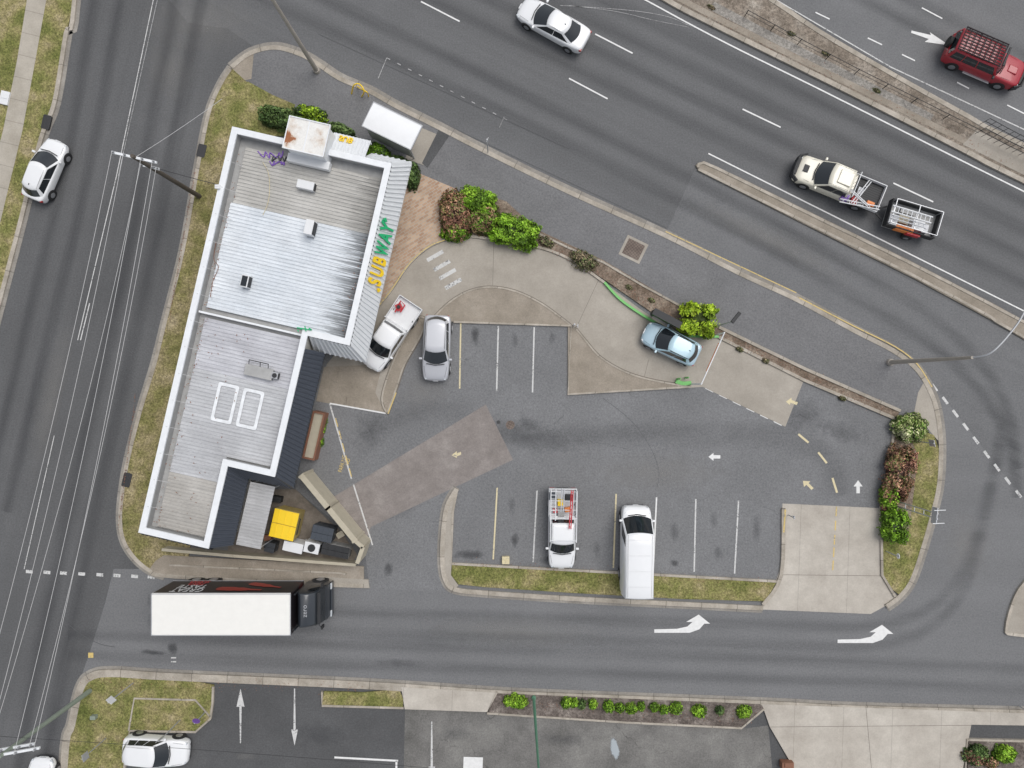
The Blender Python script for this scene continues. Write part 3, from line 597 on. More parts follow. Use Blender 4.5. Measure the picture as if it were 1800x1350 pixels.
shrub(838,352,34,22,1.4,G1,'bright green spreading shrub',-20,2.6); shrub(850,385,32,28,1.1,[(.13,.14,.035),(.1,.19,.02),(.21,.14,.075)],'green shrub with brown patches',0); shrub(800,408,26,15,.9,G1,'low bright green shrub near the kerb',0)
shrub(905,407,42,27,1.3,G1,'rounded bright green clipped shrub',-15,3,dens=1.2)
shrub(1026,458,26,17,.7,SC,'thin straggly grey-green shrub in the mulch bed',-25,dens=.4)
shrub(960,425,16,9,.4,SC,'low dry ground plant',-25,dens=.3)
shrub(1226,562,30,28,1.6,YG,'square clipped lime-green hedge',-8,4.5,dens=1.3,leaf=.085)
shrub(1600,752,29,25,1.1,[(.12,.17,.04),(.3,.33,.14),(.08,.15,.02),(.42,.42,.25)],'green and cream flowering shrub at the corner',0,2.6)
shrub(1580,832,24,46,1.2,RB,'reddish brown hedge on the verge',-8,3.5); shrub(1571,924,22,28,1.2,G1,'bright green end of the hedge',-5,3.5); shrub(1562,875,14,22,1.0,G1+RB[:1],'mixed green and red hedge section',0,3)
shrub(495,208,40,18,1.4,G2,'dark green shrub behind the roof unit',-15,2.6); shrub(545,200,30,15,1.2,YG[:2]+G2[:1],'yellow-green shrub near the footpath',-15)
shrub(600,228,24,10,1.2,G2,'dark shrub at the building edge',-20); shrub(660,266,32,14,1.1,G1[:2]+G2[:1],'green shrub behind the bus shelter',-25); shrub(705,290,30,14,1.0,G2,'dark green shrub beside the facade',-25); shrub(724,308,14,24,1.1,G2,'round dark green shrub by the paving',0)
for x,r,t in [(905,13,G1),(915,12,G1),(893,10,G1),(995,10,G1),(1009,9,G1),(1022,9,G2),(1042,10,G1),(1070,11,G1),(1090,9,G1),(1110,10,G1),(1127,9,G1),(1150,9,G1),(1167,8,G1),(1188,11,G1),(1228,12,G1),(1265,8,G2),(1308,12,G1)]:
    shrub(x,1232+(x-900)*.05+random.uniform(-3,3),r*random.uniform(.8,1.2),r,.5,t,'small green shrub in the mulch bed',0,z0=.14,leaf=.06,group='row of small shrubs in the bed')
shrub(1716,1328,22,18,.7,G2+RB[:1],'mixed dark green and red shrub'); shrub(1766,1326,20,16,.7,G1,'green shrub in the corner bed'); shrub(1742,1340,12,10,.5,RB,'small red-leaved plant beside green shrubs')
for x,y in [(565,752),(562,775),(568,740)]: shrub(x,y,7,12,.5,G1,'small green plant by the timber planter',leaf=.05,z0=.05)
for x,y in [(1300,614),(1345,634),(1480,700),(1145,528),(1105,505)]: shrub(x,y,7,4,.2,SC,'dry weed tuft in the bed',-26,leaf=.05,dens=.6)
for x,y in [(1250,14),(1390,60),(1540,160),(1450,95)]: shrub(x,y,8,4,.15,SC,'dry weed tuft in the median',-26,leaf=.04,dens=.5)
# ------------------------------------------------------------ vehicles
def wheels(root,xs,W,r=.33,w=.23):
    for x in xs:
        for s in (-1,1):
            y=s*(W/2-w/2+.012)
            b=MB(); b.tube([(0,-w/2,0),(0,-w/2+.03,0),(0,w/2-.03,0),(0,w/2,0)],[r*.9,r,r,r*.9],20)
            o=b.obj('wheel',M['tyre'],root,smooth=40); o.location=(x,y,r)
            b=MB(); b.tube([(0,s*(w/2-.04),0),(0,s*(w/2+.006),0)],[r*.62,r*.58],14)
            for k in range(5):
                t=k*2*math.pi/5; b.box((math.cos(t)*r*.3,s*(w/2+.01),math.sin(t)*r*.3),(.05,.015,.05))
            b.obj('rim',M['rim'],o,smooth=40)
            b=MB(); b.tube([(x,s*(W/2-.26),r+.02),(x,s*(W/2-.004),r+.02)],r*1.16,20); b.obj('wheel_arch',M['blk'],root,smooth=40)
def vehicle(label,front,rear,W,H,paint,name='car',cat='car',ty='hatch',rails=False,roofm_=None,bullbar=False,group=None,L=None,belt=None,boxy=False):
    F=V(*front,.8);R=V(*rear,.8); d=F-R; L=L or d.length; c=(F+R)/2; ang=math.atan2(d.y,d.x)
    root=thing(name,label,cat,(c.x,c.y,0.02),ang,group)
    SP={'sedan':(.10,.27,.56,.76),'hatch':(.03,.13,.56,.77),'wagon':(.02,.09,.57,.76),'suv':(.02,.08,.57,.74),'van':(.004,.012,.74,.895),'ute':(.36,.40,.66,.79),'box4':(.01,.03,.60,.70)}[ty]
    X=lambda t:-L/2+t*L
    belt=belt or (.98 if H<1.6 else 1.12)
    if ty=='van': belt=1.25
    bon=belt-.08 if ty not in('box4','van') else belt
    ute=ty=='ute'; t0=SP[0]-.03 if ute else 0
    sq=ty in('box4','van')
    ts=[0,.025,.1,.25,.5,.68,.8,.9,.965,1]
    if ute: ts=[t0,t0+.01,t0+.03,t0+.1,.6,.72,.8,.9,.965,1]
    ws=[.80,.93,.985,1,1,1,.99,.95,.86,.70] if not sq else [.93,.97,1,1,1,1,1,.98,.91,.76]
    if ty in('sedan','hatch','wagon'): ws=[.70,.88,.97,1,1,1,.985,.93,.80,.56]
    if ute: ws=[.97,.99,1,1,1,1,.985,.95,.87,.72]
    if boxy: ws[-4:]=[1,.99,.96,.9]
    b=MB(); rings=[]
    for t,w in zip(ts,ws):
        hw=W/2*w; zt=belt if t<SP[3] else bon-(t-SP[3])/(1-SP[3])*(.16 if not(sq or boxy) else .1)
        if t==1: zt-=.22
        if .96<=t<1: zt-=.04
        if t<=.001 and not ute: zt-=.08 if ty!='sedan' else .12
        zb=.36 if t in(0,1) else .25
        prof=[(.0,zb),(.86,zb),(.98,zb+.12),(1.0,(zb+zt)/2),(.985,zt-.14),(.93,zt-.03),(.7,zt+.012),(0,zt+.03)]
        rings.append([(X(t),-hw*a,z) for a,z in prof]+[(X(t),hw*a,z) for a,z in prof[-2:0:-1]])
    n=len(rings[0]); vs=[v for r in rings for v in r]; fs=[]
    for i in range(len(rings)-1):
        for k in range(n): fs.append((i*n+k,i*n+(k+1)%n,(i+1)*n+(k+1)%n,(i+1)*n+k))
    fs.append(tuple(range(n))[::-1]); fs.append(tuple((len(rings)-1)*n+k for k in range(n)))
    b.add(vs,fs); b.obj('body',paint,root,smooth=60,sub=2)
    xt,xrr,xrf,xc=[X(t) for t in SP]
    wb=W/2*.93; wr=W/2*(.72 if H<1.6 else .77)
    if sq or ute: wr=W/2*.84
    if ty=='van': wr=W/2*.9; wb=W/2*.985
    soft=not(sq or ute)
    bowb,bowr=(.2,.16) if soft else (.17,.12)
    K=9; ss=[-1+2*i/(K-1) for i in range(K)]
    cam=.04 if soft else (.03 if ty!='van' else .07)
    def arc(x,hw,bow,z,sg): return [Vector((x+sg*bow*(1-s*s)-sg*bow,hw*s,z-(cam*s*s))) for s in ss]
    rb=.18 if soft else .02
    fb=arc(xc+.05,wb,bowb*1.5,belt-.03,1); fr=arc(xrf,wr,bowr,H-.05,1)
    bb=arc(xt,wb*(.9 if soft else 1),rb*1.5,belt-.03,-1); br=arc(xrr,wr*(.9 if soft else 1),rb,H-.08,-1)
    def patch(m,lo,hi): m.add(lo+hi,[(i,i+1,K+i+1,K+i) for i in range(K-1)])
    b=MB(); patch(b,fb,fr); patch(b,bb[::-1],br[::-1])
    for s in (0,K-1): b.add([fb[s],fr[s],br[s],bb[s]],[(0,1,2,3)])
    cx=(xrf+xrr)/2
    ins=lambda f,e=0:[Vector((cx+(v.x-cx)*.95,v.y*.9,H-.006-e+.02*(1-(v.y/wr)**2)-(.04 if ty=='van' else 0)*(v.y/wr)**2)) for v in f]
    fr2,br2=ins(fr),ins(br,.03)
    patch(b,fr,fr2); patch(b,br[::-1],br2[::-1])
    for s in (0,K-1): b.add([fr[s],fr2[s],br2[s],br[s]],[(0,1,2,3)])
    for a in range(6):
        A=[p.lerp(q,a/6)+Vector((0,0,.03*math.sin(math.pi*a/6))) for p,q in zip(fr2,br2)]
        B_=[p.lerp(q,(a+1)/6)+Vector((0,0,.03*math.sin(math.pi*(a+1)/6))) for p,q in zip(fr2,br2)]
        patch(b,A,B_)
    o=b.obj('cabin',[roofm_ or paint],root)
    bm=bmesh.new(); bm.from_mesh(o.data); bmesh.ops.remove_doubles(bm,verts=bm.verts,dist=.002); bmesh.ops.recalc_face_normals(bm,faces=bm.faces); bm.to_mesh(o.data); bm.free(); o.data.shade_smooth(); o.data.set_sharp_from_angle(angle=math.radians(62))
    def glass(name,lo,hi,t0_,t1_,s0,s1):
        m=MB(); LO=[];HI=[]
        for i in range(K):
            s=s0+(s1-s0)*i/(K-1); j=s*(K-1); k=min(K-2,int(j)); f=j-k
            a=lo[k].lerp(lo[k+1],f); c_=hi[k].lerp(hi[k+1],f)
            LO.append(a.lerp(c_,t0_)); HI.append(a.lerp(c_,t1_))
        nn=(LO[-1]-LO[0]).cross(HI[0]-LO[0]).normalized()
        if nn.dot(LO[K//2]-Vector((cx,0,belt)))<0: nn=-nn
        patch(m,[p+nn*.014 for p in LO],[p+nn*.014 for p in HI]); return m.obj(name,M['glass'],root,smooth=40)
    glass('windscreen',fb,fr,.05,.97,.04,.96)
    if ty!='van' : glass('rear_window',bb,br,.15 if not ute else .3,.95,.06,.94)
    for s in (0,K-1):
        lo=[fb[s].lerp(bb[s],i/(K-1)) for i in range(K)]; hi=[fr[s].lerp(br[s],i/(K-1)) for i in range(K)]
        segs=[(.04,.40),(.42,.70),(.72,.95)] if ty in('wagon','suv','box4') else ([(.05,.49),(.51,.93)] if ty!='van' else [(.04,.2)])
        for a,c_ in segs: glass('side_window',lo,hi,.1,.95,a,c_)
    for s in (-1,1):
        b=MB(); b.box((L/2-.26,s*W/2*.66,bon-.27),(.28,W*.15,.13),rot=-s*.5); b.obj('headlight',M['hl'],root,bevel=.03)
        if not ute:
            b=MB(); b.box((-L/2+.12,s*W/2*.72,belt-.2),(.18,W*.12,.2),rot=s*.3); b.obj('tail_light',M['tl'],root,bevel=.03)
        b=MB(); b.box((xc-.32,s*(W/2+.07),belt+.03),(.14,.2,.13)); b.obj('side_mirror',paint if ty!='box4' else M['blk'],root,bevel=.03)
        b=MB(); b.tube([(X(SP[3])+.16,s*W*.41,bon+.012),(X(.93),s*W*.35,bon-.105)],.006,4); b.obj('bonnet_seam',M['blk'],root)
        b=MB(); y=s*wr*.84; zz=H+.0 if ty!='van' else H-.02; b.tube([(xrf-.1,y,zz),((xrf+xrr)/2,y,zz+.02),(xrr+.15,y,zz-.012)],.007,4); b.obj('roof_seam',M['blk'] if paint is not M['white'] else M['gutt'],root)
    b=MB(); b.box((L/2-.1,0,.42),(.16,W*.56,.22)); b.obj('front_bumper',M['blk'],root,bevel=.05)
    b=MB(); b.box((L/2-.02,0,.6),(.05,.36,.1)); b.obj('number_plate',M['wbox'],root)
    b=MB(); b.tube([(xc+.0,-.6,belt+.02),(xc+.09,0,belt+.025),(xc+.0,.6,belt+.02)],.03,5); b.obj('cowl_panel',M['blk'],root)
    if rails:
        for s in (-1,1):
            b=MB(); b.tube([(xrf-.25,s*wr*.9,H-.0),(xrf-.35,s*wr*.9,H+.05),(xrr+.35,s*wr*.87,H+.05),(xrr+.2,s*wr*.86,H-.02)],.022,6); b.obj('roof_rail',M['blk'] if rails=='b' else M['alu'],root,smooth=50)
    if ty in('sedan','hatch','wagon'):
        b=MB(); b.box((xrr+.3,0,H+.05),(.12,.03,.05)); b.obj('antenna',M['blk'],root,bevel=.01)
    if bullbar:
        b=MB()
        for z in (.5,.75,.98): b.tube([(L/2-.35,-W*.5,z),(L/2+.06,-W*.36,z),(L/2+.12,W*.0,z),(L/2+.06,W*.36,z),(L/2-.35,W*.5,z)],.07,8)
        for s in(-.25,.25): b.tube([(L/2+.1,s*W,.4),(L/2+.08,s*W,1.05)],.05,8)
        b.box((L/2-.02,0,.8),(.2,W*.6,.25)); b.obj('bull_bar',M['blk'],root,smooth=50)
    xw=[X(.18),X(.8)]
    if ty=='van': xw=[X(.2),X(.84)]
    if ute: xw=[X(.2),X(.83)]
    wheels(root,xw,W,.33 if H<1.6 else .38)
    return root,L,X,SP,(xrr,xrf,wr)
white=M['white']
vehicle('white sedan driving on the main road',(914,8),(1031,74),1.84,1.46,white,ty='sedan')
vehicle('small white hatchback beside the grass verge',(100,246),(56,350),1.74,1.5,white,ty='hatch')
vehicle('silver wagon with roof rails in a parking bay',(765,670),(770,554),1.84,1.68,M['silver'],ty='suv',rails='a',roofm_=plain('paint_roof_silver',(.54,.55,.58),.3,.1,coat=.5,dirt=.05))
vehicle('pale blue compact hatchback in the drive-through',(1133,581),(1227,627),1.76,1.52,M['lblue'],ty='hatch',roofm_=plain('paint_roof_pale_blue',(.46,.64,.72),.25,.05,coat=.6,dirt=.05),rails='b')
vehicle('white suv parked in the neighbouring car park',(331,1324),(218,1316),1.85,1.65,white,ty='suv')
vehicle('white hatchback nose by the side street',(72,1334),(66,1450),1.8,1.5,white,ty='hatch')
r,L,X,SP,rf=vehicle('red four-wheel drive with black roof rack',(1796,136),(1666,80),1.9,1.85,M['red'],ty='box4',bullbar=True)
xrr,xrf,wr=rf
RK=plain('roof_rack_black',(.03,.022,.024),.9)
b=MB()
for s in(-1,1): b.tube([(xrr+.05,s*wr*.95,1.99),(xrf-.05,s*wr*.95,1.99)],.045,6)
for i in range(9): b.box((xrr+.08+i*(xrf-xrr-.16)/8,0,1.975),(.05,wr*1.9,.03))
for i in range(7): b.box(((xrr+xrf)/2,(-.78+i*.26)*wr,1.995),(xrf-xrr-.1,.07,.02))
for s in(-1,1):
    for i in range(3): b.box((xrr+.3+i*.8,s*wr*.9,1.91),(.06,.04,.14))
b.obj('roof_rack',RK,r)
b=MB(); b.tube([(-L/2-.2,.1,1.0),(-L/2,.1,1.0)],.36,18); b.obj('spare_wheel',M['tyre'],r,smooth=40)
b=MB(); b.box((xrf+.12,0,1.98),(.14,1.3,.1)); b.obj('light_bar',M['blk'],r,bevel=.03)
b=MB(); b.box((L*.33,0,1.13),(.7,.55,.06),taper=.8); b.obj('bonnet_scoop',M['red'],r,bevel=.03)
for s in(-1,1): b=MB(); b.box((0,s*.98,.45),(1.9,.16,.06)); b.obj('side_step',M['alu'],r,bevel=.02)
r,L,X,SP,rf=vehicle('long white cargo van reversed over the verge',(1118,888),(1116,1042),2.02,2.5,white,name='van',cat='van',ty='van')
for i in range(4):
    b=MB(); b.box((-L/2+.9+i*1.0,0,2.545),(.03,1.35,.012)); b.obj('roof_rib',M['wbox'],r)
def tray(r,x0,x1,W,z=.85,hs=.28,mat=None,floor=None):
    mat=mat or M['alu']
    b=MB(); cx=(x0+x1)/2; ln=x1-x0
    b.box((cx,0,z-.06),(ln,W,.08)); 
    n=int(W/.14)
    for i in range(n): b.box((cx,-W/2+.07+i*W/n,z-.012),(ln-.08,.09,.016))
    b.obj('tray_floor',floor or mat,r)
    b=MB()
    for s in(-1,1): b.box((cx,s*(W/2-.02),z+hs/2),(ln,.05,hs))
    b.box((x0+.02,0,z+hs/2),(.05,W-.1,hs)); b.obj('tray_side',mat,r,bevel=.008)
    b=MB(); 
    for s in(-1,1): b.tube([(x1-.05,s*W*.45,z),(x1-.05,s*W*.45,z+.85)],.03,6)
    b.tube([(x1-.05,-W*.45,z+.85),(x1-.05,W*.45,z+.85)],.03,6)
    for k in range(5): b.tube([(x1-.05,-W*.3+k*W*.15,z+.3),(x1-.05,-W*.3+k*W*.15,z+.84)],.012,5)
    b.obj('headboard',mat,r)
    b=MB(); b.box((cx,0,.55),(ln,.8,.16)); b.obj('chassis',M['blk'],r)
    for s in(-1,1):
        b=MB(); b.box((x0+.03,s*W*.38,.62),(.08,.3,.12)); b.obj('tail_light',M['tl'],r)
def ladder(name,p0,p1,w,z0,z1,n=9,mat=None,label='aluminium ladder tied on the rack',rr=.035):
    P0=V(*p0,z0);P1=V(*p1,z1); d=(P1-P0); dn=d.normalized(); s=Vector((-dn.y,dn.x,0))*w/2
    b=MB(); b.tube([P0+s,P1+s],rr,5); b.tube([P0-s,P1-s],rr,5)
    for i in range(n): q=P0+d*((i+.5)/n); b.tube([q+s,q-s],rr*.6,5)
    o=b.obj(name,mat or M['alu']); tag(o,label,'ladder' if name=='ladder' else 'plank'); return o
def crate(name,x,y,h0,dims,ang,mat,label,cat,lid=None,bev=.03):
    c=V(x,y,h0+dims[2]); b=MB(); b.box((0,0,dims[2]/2),dims,0,taper=.96)
    b.box((0,0,dims[2]+.015),(dims[0]*1.0,dims[1]*1.0,.05),1); b.box((0,0,dims[2]+.05),(dims[0]*.7,dims[1]*.12,.03),1)
    o=b.obj(name,[mat,lid or mat],bevel=bev); o.location=(c.x,c.y,h0); o.rotation_euler=(0,0,math.radians(ang)); tag(o,label,cat); return o
r,L,X,SP,rf=vehicle('cream dual-cab ute with black bull bar and tray',(1400,292),(1546,352),1.9,1.82,M['cream'],name='ute',cat='ute',ty='ute',bullbar=True,boxy=True)
tray(r,X(0),X(.36),1.88,mat=M['wbox'],floor=M['blk'])
b=MB(); b.box((X(.5),0,1.88),(.9,.9,.1)); b.obj('roof_tray',M['cream'],r,bevel=.03)
b=MB(); b.box((X(.9),0,1.02),(.35,.5,.04)); b.obj('bonnet_vent',M['blk'],r,bevel=.01)
ZT=.87
for x,y,dm,m,l in [(1488,330,(.5,.7,.3),'wbox','white toolbox in the ute tray'),(1486,346,(.5,.4,.3),'purple','dark purple tool case in the tray'),(1502,352,(.4,.5,.25),'redp','small red tool case in the tray'),(1512,336,(.35,.5,.2),'steel','grey tool case in the tray'),(1530,358,(.5,.3,.2),'orange','orange cable tub in the tray')]:
    crate('toolbox',x,y,ZT,dm,-22,M[m],l,'toolbox')
ladder('ladder',(1476,352),(1546,366),.2,1.3,1.25,6,M['wbox'],'white ladder leaning on the tray edge'); ladder('timber_plank',(1498,358),(1530,318),.16,1.3,1.3,2,M['wbox'],'white planks across the tray'); ladder('timber_plank',(1476,316),(1526,362),.1,1.35,1.35,2,M['wbox'],'white planks across the tray')
F=V(1546,372,.6);Rr=V(1640,400,.6); d=F-Rr; ang=math.atan2(d.y,d.x); c=(F+Rr)/2; ln=d.length
r=thing('trailer','black box trailer loaded with gear and ladders','trailer',(c.x,c.y,.02),ang)
W_=1.8
b=MB(); b.box((-.2,0,.6),(ln-.4,W_,.1)); b.obj('trailer_floor',M['gutt'],r)
b=MB()
for s in(-1,1): b.box((-.2,s*(W_/2-.02),.9),(ln-.4,.06,.55))
for s in(-1,1): b.box((-.2+s*(ln/2-.22),0,.9),(.06,W_-.12,.55))
b.obj('trailer_side',M['blk'],r,bevel=.01)
b=MB(); b.tube([(ln/2-.42,.5,.5),(ln/2+.5,0,.5),(ln/2-.42,-.5,.5)],.06,6); b.obj('drawbar',M['blk'],r)
b=MB()
for s in(-1,1):
    for x in(-ln/2+.1,ln/2-.5): b.tube([(x,s*.8,.6),(x,s*.8,1.5)],.03,6)
    b.tube([(-ln/2+.1,s*.8,1.5),(ln/2-.5,s*.8,1.5)],.03,6)
for x in(-ln/2+.1,-.2,ln/2-.5): b.tube([(x,-.8,1.5),(x,.8,1.5)],.035,6)
b.obj('trailer_rack',M['alu'],r)
wheels(r,[-.45],W_+.42,.3,.2)
ladder('ladder',(1568,366),(1638,387),.4,1.58,1.58,9,M['wbox'],'wide white ladder on the trailer rack',rr=.045); ladder('ladder',(1566,380),(1628,398),.22,1.58,1.58,7,M['alu'])
for x,y,dm,m,l in [(1590,402,(1.2,.35,.4),'orange','orange tool crate in the trailer'),(1570,386,(.6,.7,.45),'steel','grey tool crate in the trailer'),(1614,396,(.8,.6,.4),'wbox','white tub in the trailer'),(1588,386,(.7,.5,.4),'tan','tan box in the trailer'),(1626,402,(.4,.6,.35),'steel','grey drum box in the trailer'),(1606,411,(.9,.22,.35),'redp','red fuel can row in the trailer'),(1596,372,(1.0,.35,.35),'gutt','long grey case in the trailer')]:
    crate('toolbox',x,y,.66,dm,-16,M[m],l,'toolbox')
r,L,X,SP,rf=vehicle('white single-cab work ute with ladder rack',(987,1000),(989,858),1.85,1.8,white,name='ute',cat='ute',ty='ute')
tray(r,X(0),X(.345),1.85,mat=M['wbox'],floor=M['alu'])
b=MB()
for s in(-1,1):
    for x in (X(.01),X(.33)): b.tube([(x,s*.85,.85),(x,s*.85,2.0)],.03,6)
    b.tube([(X(0),s*.85,2.0),(X(.62),s*.85,2.0)],.03,6)
for t in(.01,.12,.23,.33,.6): b.tube([(X(t),-.85,2.0),(X(t),.85,2.0)],.022,6)
b.obj('ladder_rack',M['wbox'],r)
ladder('ladder',(973,860),(972,915),.32,2.06,2.06,8,M['wbox'],'white ladder on the ute rack'); ladder('ladder',(1006,862),(1002,930),.12,2.06,2.06,9,M['redp'],'red extension ladder on the ute rack'); ladder('ladder',(990,858),(988,900),.16,2.08,2.08,6)
for x,y,dm,a_,m,l in [(985,884,(.35,.4,.4),0,'yellow','yellow tool case in the ute tray'),(1000,875,(.5,.4,.3),0,'blk','black tool case in the ute tray'),(976,898,(.3,.25,.3),0,'redp','red jerry can in the ute tray'),(972,872,(.5,.5,.3),0,'blue','dark blue tool tub in the tray'),(998,896,(.4,.3,.3),10,'orange','orange cable tub in the tray'),(986,902,(.4,.5,.3),5,'gutt','grey tool tub in the tray')]:
    crate('toolbox',x,y,.87,dm,a_,M[m],l,'toolbox')
r,L,X,SP,rf=vehicle('white ute with flat tray leaving the drive-through',(648,646),(724,532),1.8,1.72,white,name='ute',cat='ute',ty='ute')
tray(r,X(0),X(.345),1.8,mat=M['wbox'])
b=MB(); c=V(703,540,1.0)
b.tube([(c.x-.3,c.y-.35,1.15),(c.x+.1,c.y+.4,1.25),(c.x+.35,c.y+.1,1.15),(c.x+.05,c.y-.35,1.15)],.05,8); b.box((c.x-.05,c.y,1.02),(.4,.45,.2),0,.4); b.tube([(c.x-.05,c.y,1.1),(c.x-.05,c.y,1.3)],.12,10,1)
o=b.obj('lawn_mower',[M['redp'],M['blk']],bevel=.03); tag(o,'red lawn mower lying in the ute tray','lawn mower')
# truck
c0=V(267,1080,3.9); c1=V(511,1080,3.9); ky=V(300,1043,3.9).y; ky2=V(300,1117,3.9).y
tw=ky-ky2; cy=(ky+ky2)/2; tl=c1.x-c0.x
root=thing('truck','rigid delivery truck with white box roof and dark graphics','truck',((c0.x+c1.x)/2,cy,0.02),0)
b=MB(); b.box((0,0,2.52),(tl,tw,2.72))
b.obj('cargo_box',surf('truck_side_graphic',[(.3,(.01,.01,.012)),(.6,(.016,.012,.014)),(.68,(.07,.014,.014)),(.8,(.02,.015,.015))],.5,fine=(9,.2),mid=(1,.4),rough=.35,bump=0),root,bevel=.03)
b=MB(); b.box((0,0,3.89),(tl+.02,tw+.02,.05)); b.obj('box_roof',plain('truck_roof_cream',(.78,.77,.73),.5,dirt=.12),root,bevel=.015)
b=MB()
for s in(-1,1): b.box((0,s*(tw/2+.012),3.84),(tl,.02,.06)); b.box((0,s*(tw/2+.012),1.2),(tl,.02,.06))
for s in(-1,1): b.box((s*tl/2,0,3.93),(.05,tw,.03)); b.box((0,s*(tw/2-.03),3.93),(tl,.04,.03))
b.obj('box_rail',M['alu'],root)
b=MB(); b.box((.6,0,.95),(tl+.8,.9,.28)); b.box((0,0,1.1),(tl-.3,tw-.4,.1)); b.obj('chassis',M['blk'],root)
th=tw/2
for s_,z_,m_,sz in(('GREAT',3.25,'wbox',.95),('TASTE',2.5,'wbox',.95),('ZERO',1.95,'redp',.6),('SUGAR',1.5,'redp',.6)):
    text('truck_lettering',s_,(-tl/2+1.9,th+.03,z_),(-1,0,0),(0,0,1),sz,M[m_],root,ext=.004,off=.004,sx=.68)
BT=plain('cola_bottle_print',(.3,.03,.02),.4)
def bot(x,z,s,a):
    b=MB(); pr=[(0,.12),(.15,.3),(.9,.32),(1.1,.25),(1.35,.3),(1.8,.13),(2.3,.09),(2.35,.11),(2.45,.11)]
    pts=[(u,w) for u,w in pr]+[(u,-w) for u,w in pr[::-1]]; ca,sa=math.cos(a),math.sin(a); n=len(pr)
    b.add([(x+(u*ca-w*sa)*s,th+.02,z+(u*sa+w*ca)*s) for u,w in pts],[(i,i+1,2*n-2-i,2*n-1-i) for i in range(n-1)]); b.obj('bottle_graphic',BT,root)
bot(-.7,2.9,1.2,math.radians(6)); bot(1.0,1.8,1.0,math.radians(22))
cabp=plain('truck_cab_dark',(.022,.027,.034),.3,coat=.6)
xf=tl/2; q=.72
P_=[(.12,.55),(.12,2.9),(.45,3.3),(1.2,3.2),(1.75,2.85),(2.15,1.75),(2.3,1.45),(2.34,.55)]
prof=[(xf+a*q,z) for a,z in P_]
b=MB(); hw=1.18; n=len(prof); sh=[1,1,.9,.88,.9,.97,.99,.98]
vs=[(x,-hw*s,z) for (x,z),s in zip(prof,sh)]+[(x,hw*s,z) for (x,z),s in zip(prof,sh)]
b.add(vs,[(i,(i+1)%n,n+(i+1)%n,n+i) for i in range(n)]+[tuple(range(n))[::-1],tuple(range(n,2*n))]); b.obj('cab',cabp,root,bevel=.12,smooth=35)
b=MB(); b.add([(xf+1.79*q,-.98,2.79),(xf+1.79*q,.98,2.79),(xf+2.18*q,1.08,1.78),(xf+2.18*q,-1.08,1.78)],[(0,1,2,3)]); b.obj('windscreen',M['glass'],root)
b=MB(); b.box((xf+2.4*q,0,.7),(.14,2.3,.45)); b.obj('front_bumper',cabp,root,bevel=.06)
b=MB(); b.box((xf+2.0*q,0,2.8),(.2,2.0,.05)); b.obj('sun_visor',M['blk'],root,bevel=.02)
for s in(-1,1):
    b=MB(); b.add([(xf+.9*q,s*1.17,2.6),(xf+1.65*q,s*1.13,2.6),(xf+2.0*q,s*1.17,1.8),(xf+.9*q,s*1.19,1.8)],[(0,1,2,3)]); b.obj('side_window',M['glass'],root)
    b=MB(); b.tube([(xf+1.9*q,s*1.1,2.5),(xf+2.1*q,s*1.34,2.5)],.025,6); b.box((xf+2.1*q,s*1.36,2.2),(.1,.2,.5)); b.obj('side_mirror',M['blk'],root)
    b=MB(); b.box((xf+2.42*q,s*.9,.95),(.1,.4,.22)); b.obj('headlight',M['hl'],root,bevel=.03)
    b=MB(); b.box((xf+.12,s*1.1,2.2),(.1,.06,2.6)); b.obj('air_deflector',cabp,root)
text('truck_lettering','zero',(xf+.95*q,.0,3.27),(0,1,0),(-1,0,0),.42,M['steel'],root,ext=.02)
wheels(root,[-tl/2+1.2,-tl/2+2.35,xf+.9],2.4,.48,.3)
# ------------------------------------------------------------ building
RH=4.8; sc=(CH-RH)/CH/S
o0=V(408,222,RH); TH=-math.atan2(165,713)
B=thing('restaurant_building','single-storey restaurant with corrugated roof and white parapet','building',(o0.x,o0.y,0.0),TH)
def U(u,v,z): return (u*sc,-v*sc,z)
OL=[(0,0),(288,0),(288,329),(212,329),(212,584),(127,584),(127,733),(0,733)]
def inset(pts,d):
    n=len(pts);out=[]
    for i in range(n):
        a,b_,c=[Vector(pts[(i+k)%n]) for k in(-1,0,1)]
        d1=(b_-a).normalized();d2=(c-b_).normalized(); n1=Vector((d1.y,-d1.x));n2=Vector((d2.y,-d2.x)); m=(n1+n2)/(1+n1.dot(n2))
        out.append(tuple(b_-m*d))
    return out
b=MB(); P3=[U(u,v,0) for u,v in inset(OL,2)]; n=len(P3)
vs=[(x,y,z) for z in(0,4.7) for x,y,_ in P3]; b.add(vs,[(i,(i+1)%n,n+(i+1)%n,n+i) for i in range(n)]); b.obj('wall',M['wall'],B)
I=inset(OL,11); b=MB(); n=len(OL)
vs=[U(u,v,RH) for u,v in OL]+[U(u,v,RH) for u,v in I]+[U(u,v,RH-.14) for u,v in OL]+[U(u,v,RH-.14) for u,v in I]
fs=[]
for i in range(n):
    j=(i+1)%n; fs+=[(i,j,n+j,n+i),(i,j,2*n+j,2*n+i),(n+i,n+j,3*n+j,3*n+i),(2*n+i,2*n+j,3*n+j,3*n+i)]
b.add(vs,fs); b.obj('parapet_cap',M['cap'],B,bevel=.01)
I2=inset(OL,10); b=MB(); vs=[U(u,v,RH-.1) for u,v in I2]+[U(u,v,3.95) for u,v in I2]; b.add(vs,[(i,(i+1)%n,n+(i+1)%n,n+i) for i in range(n)]); b.obj('parapet_inner_face',M['gutt'],B)
b=MB(); b.poly([U(u,v,0)[:2] for u,v in inset(OL,9)],None,4.0); b.obj('box_gutter',M['gutt'],B,smooth='keep')
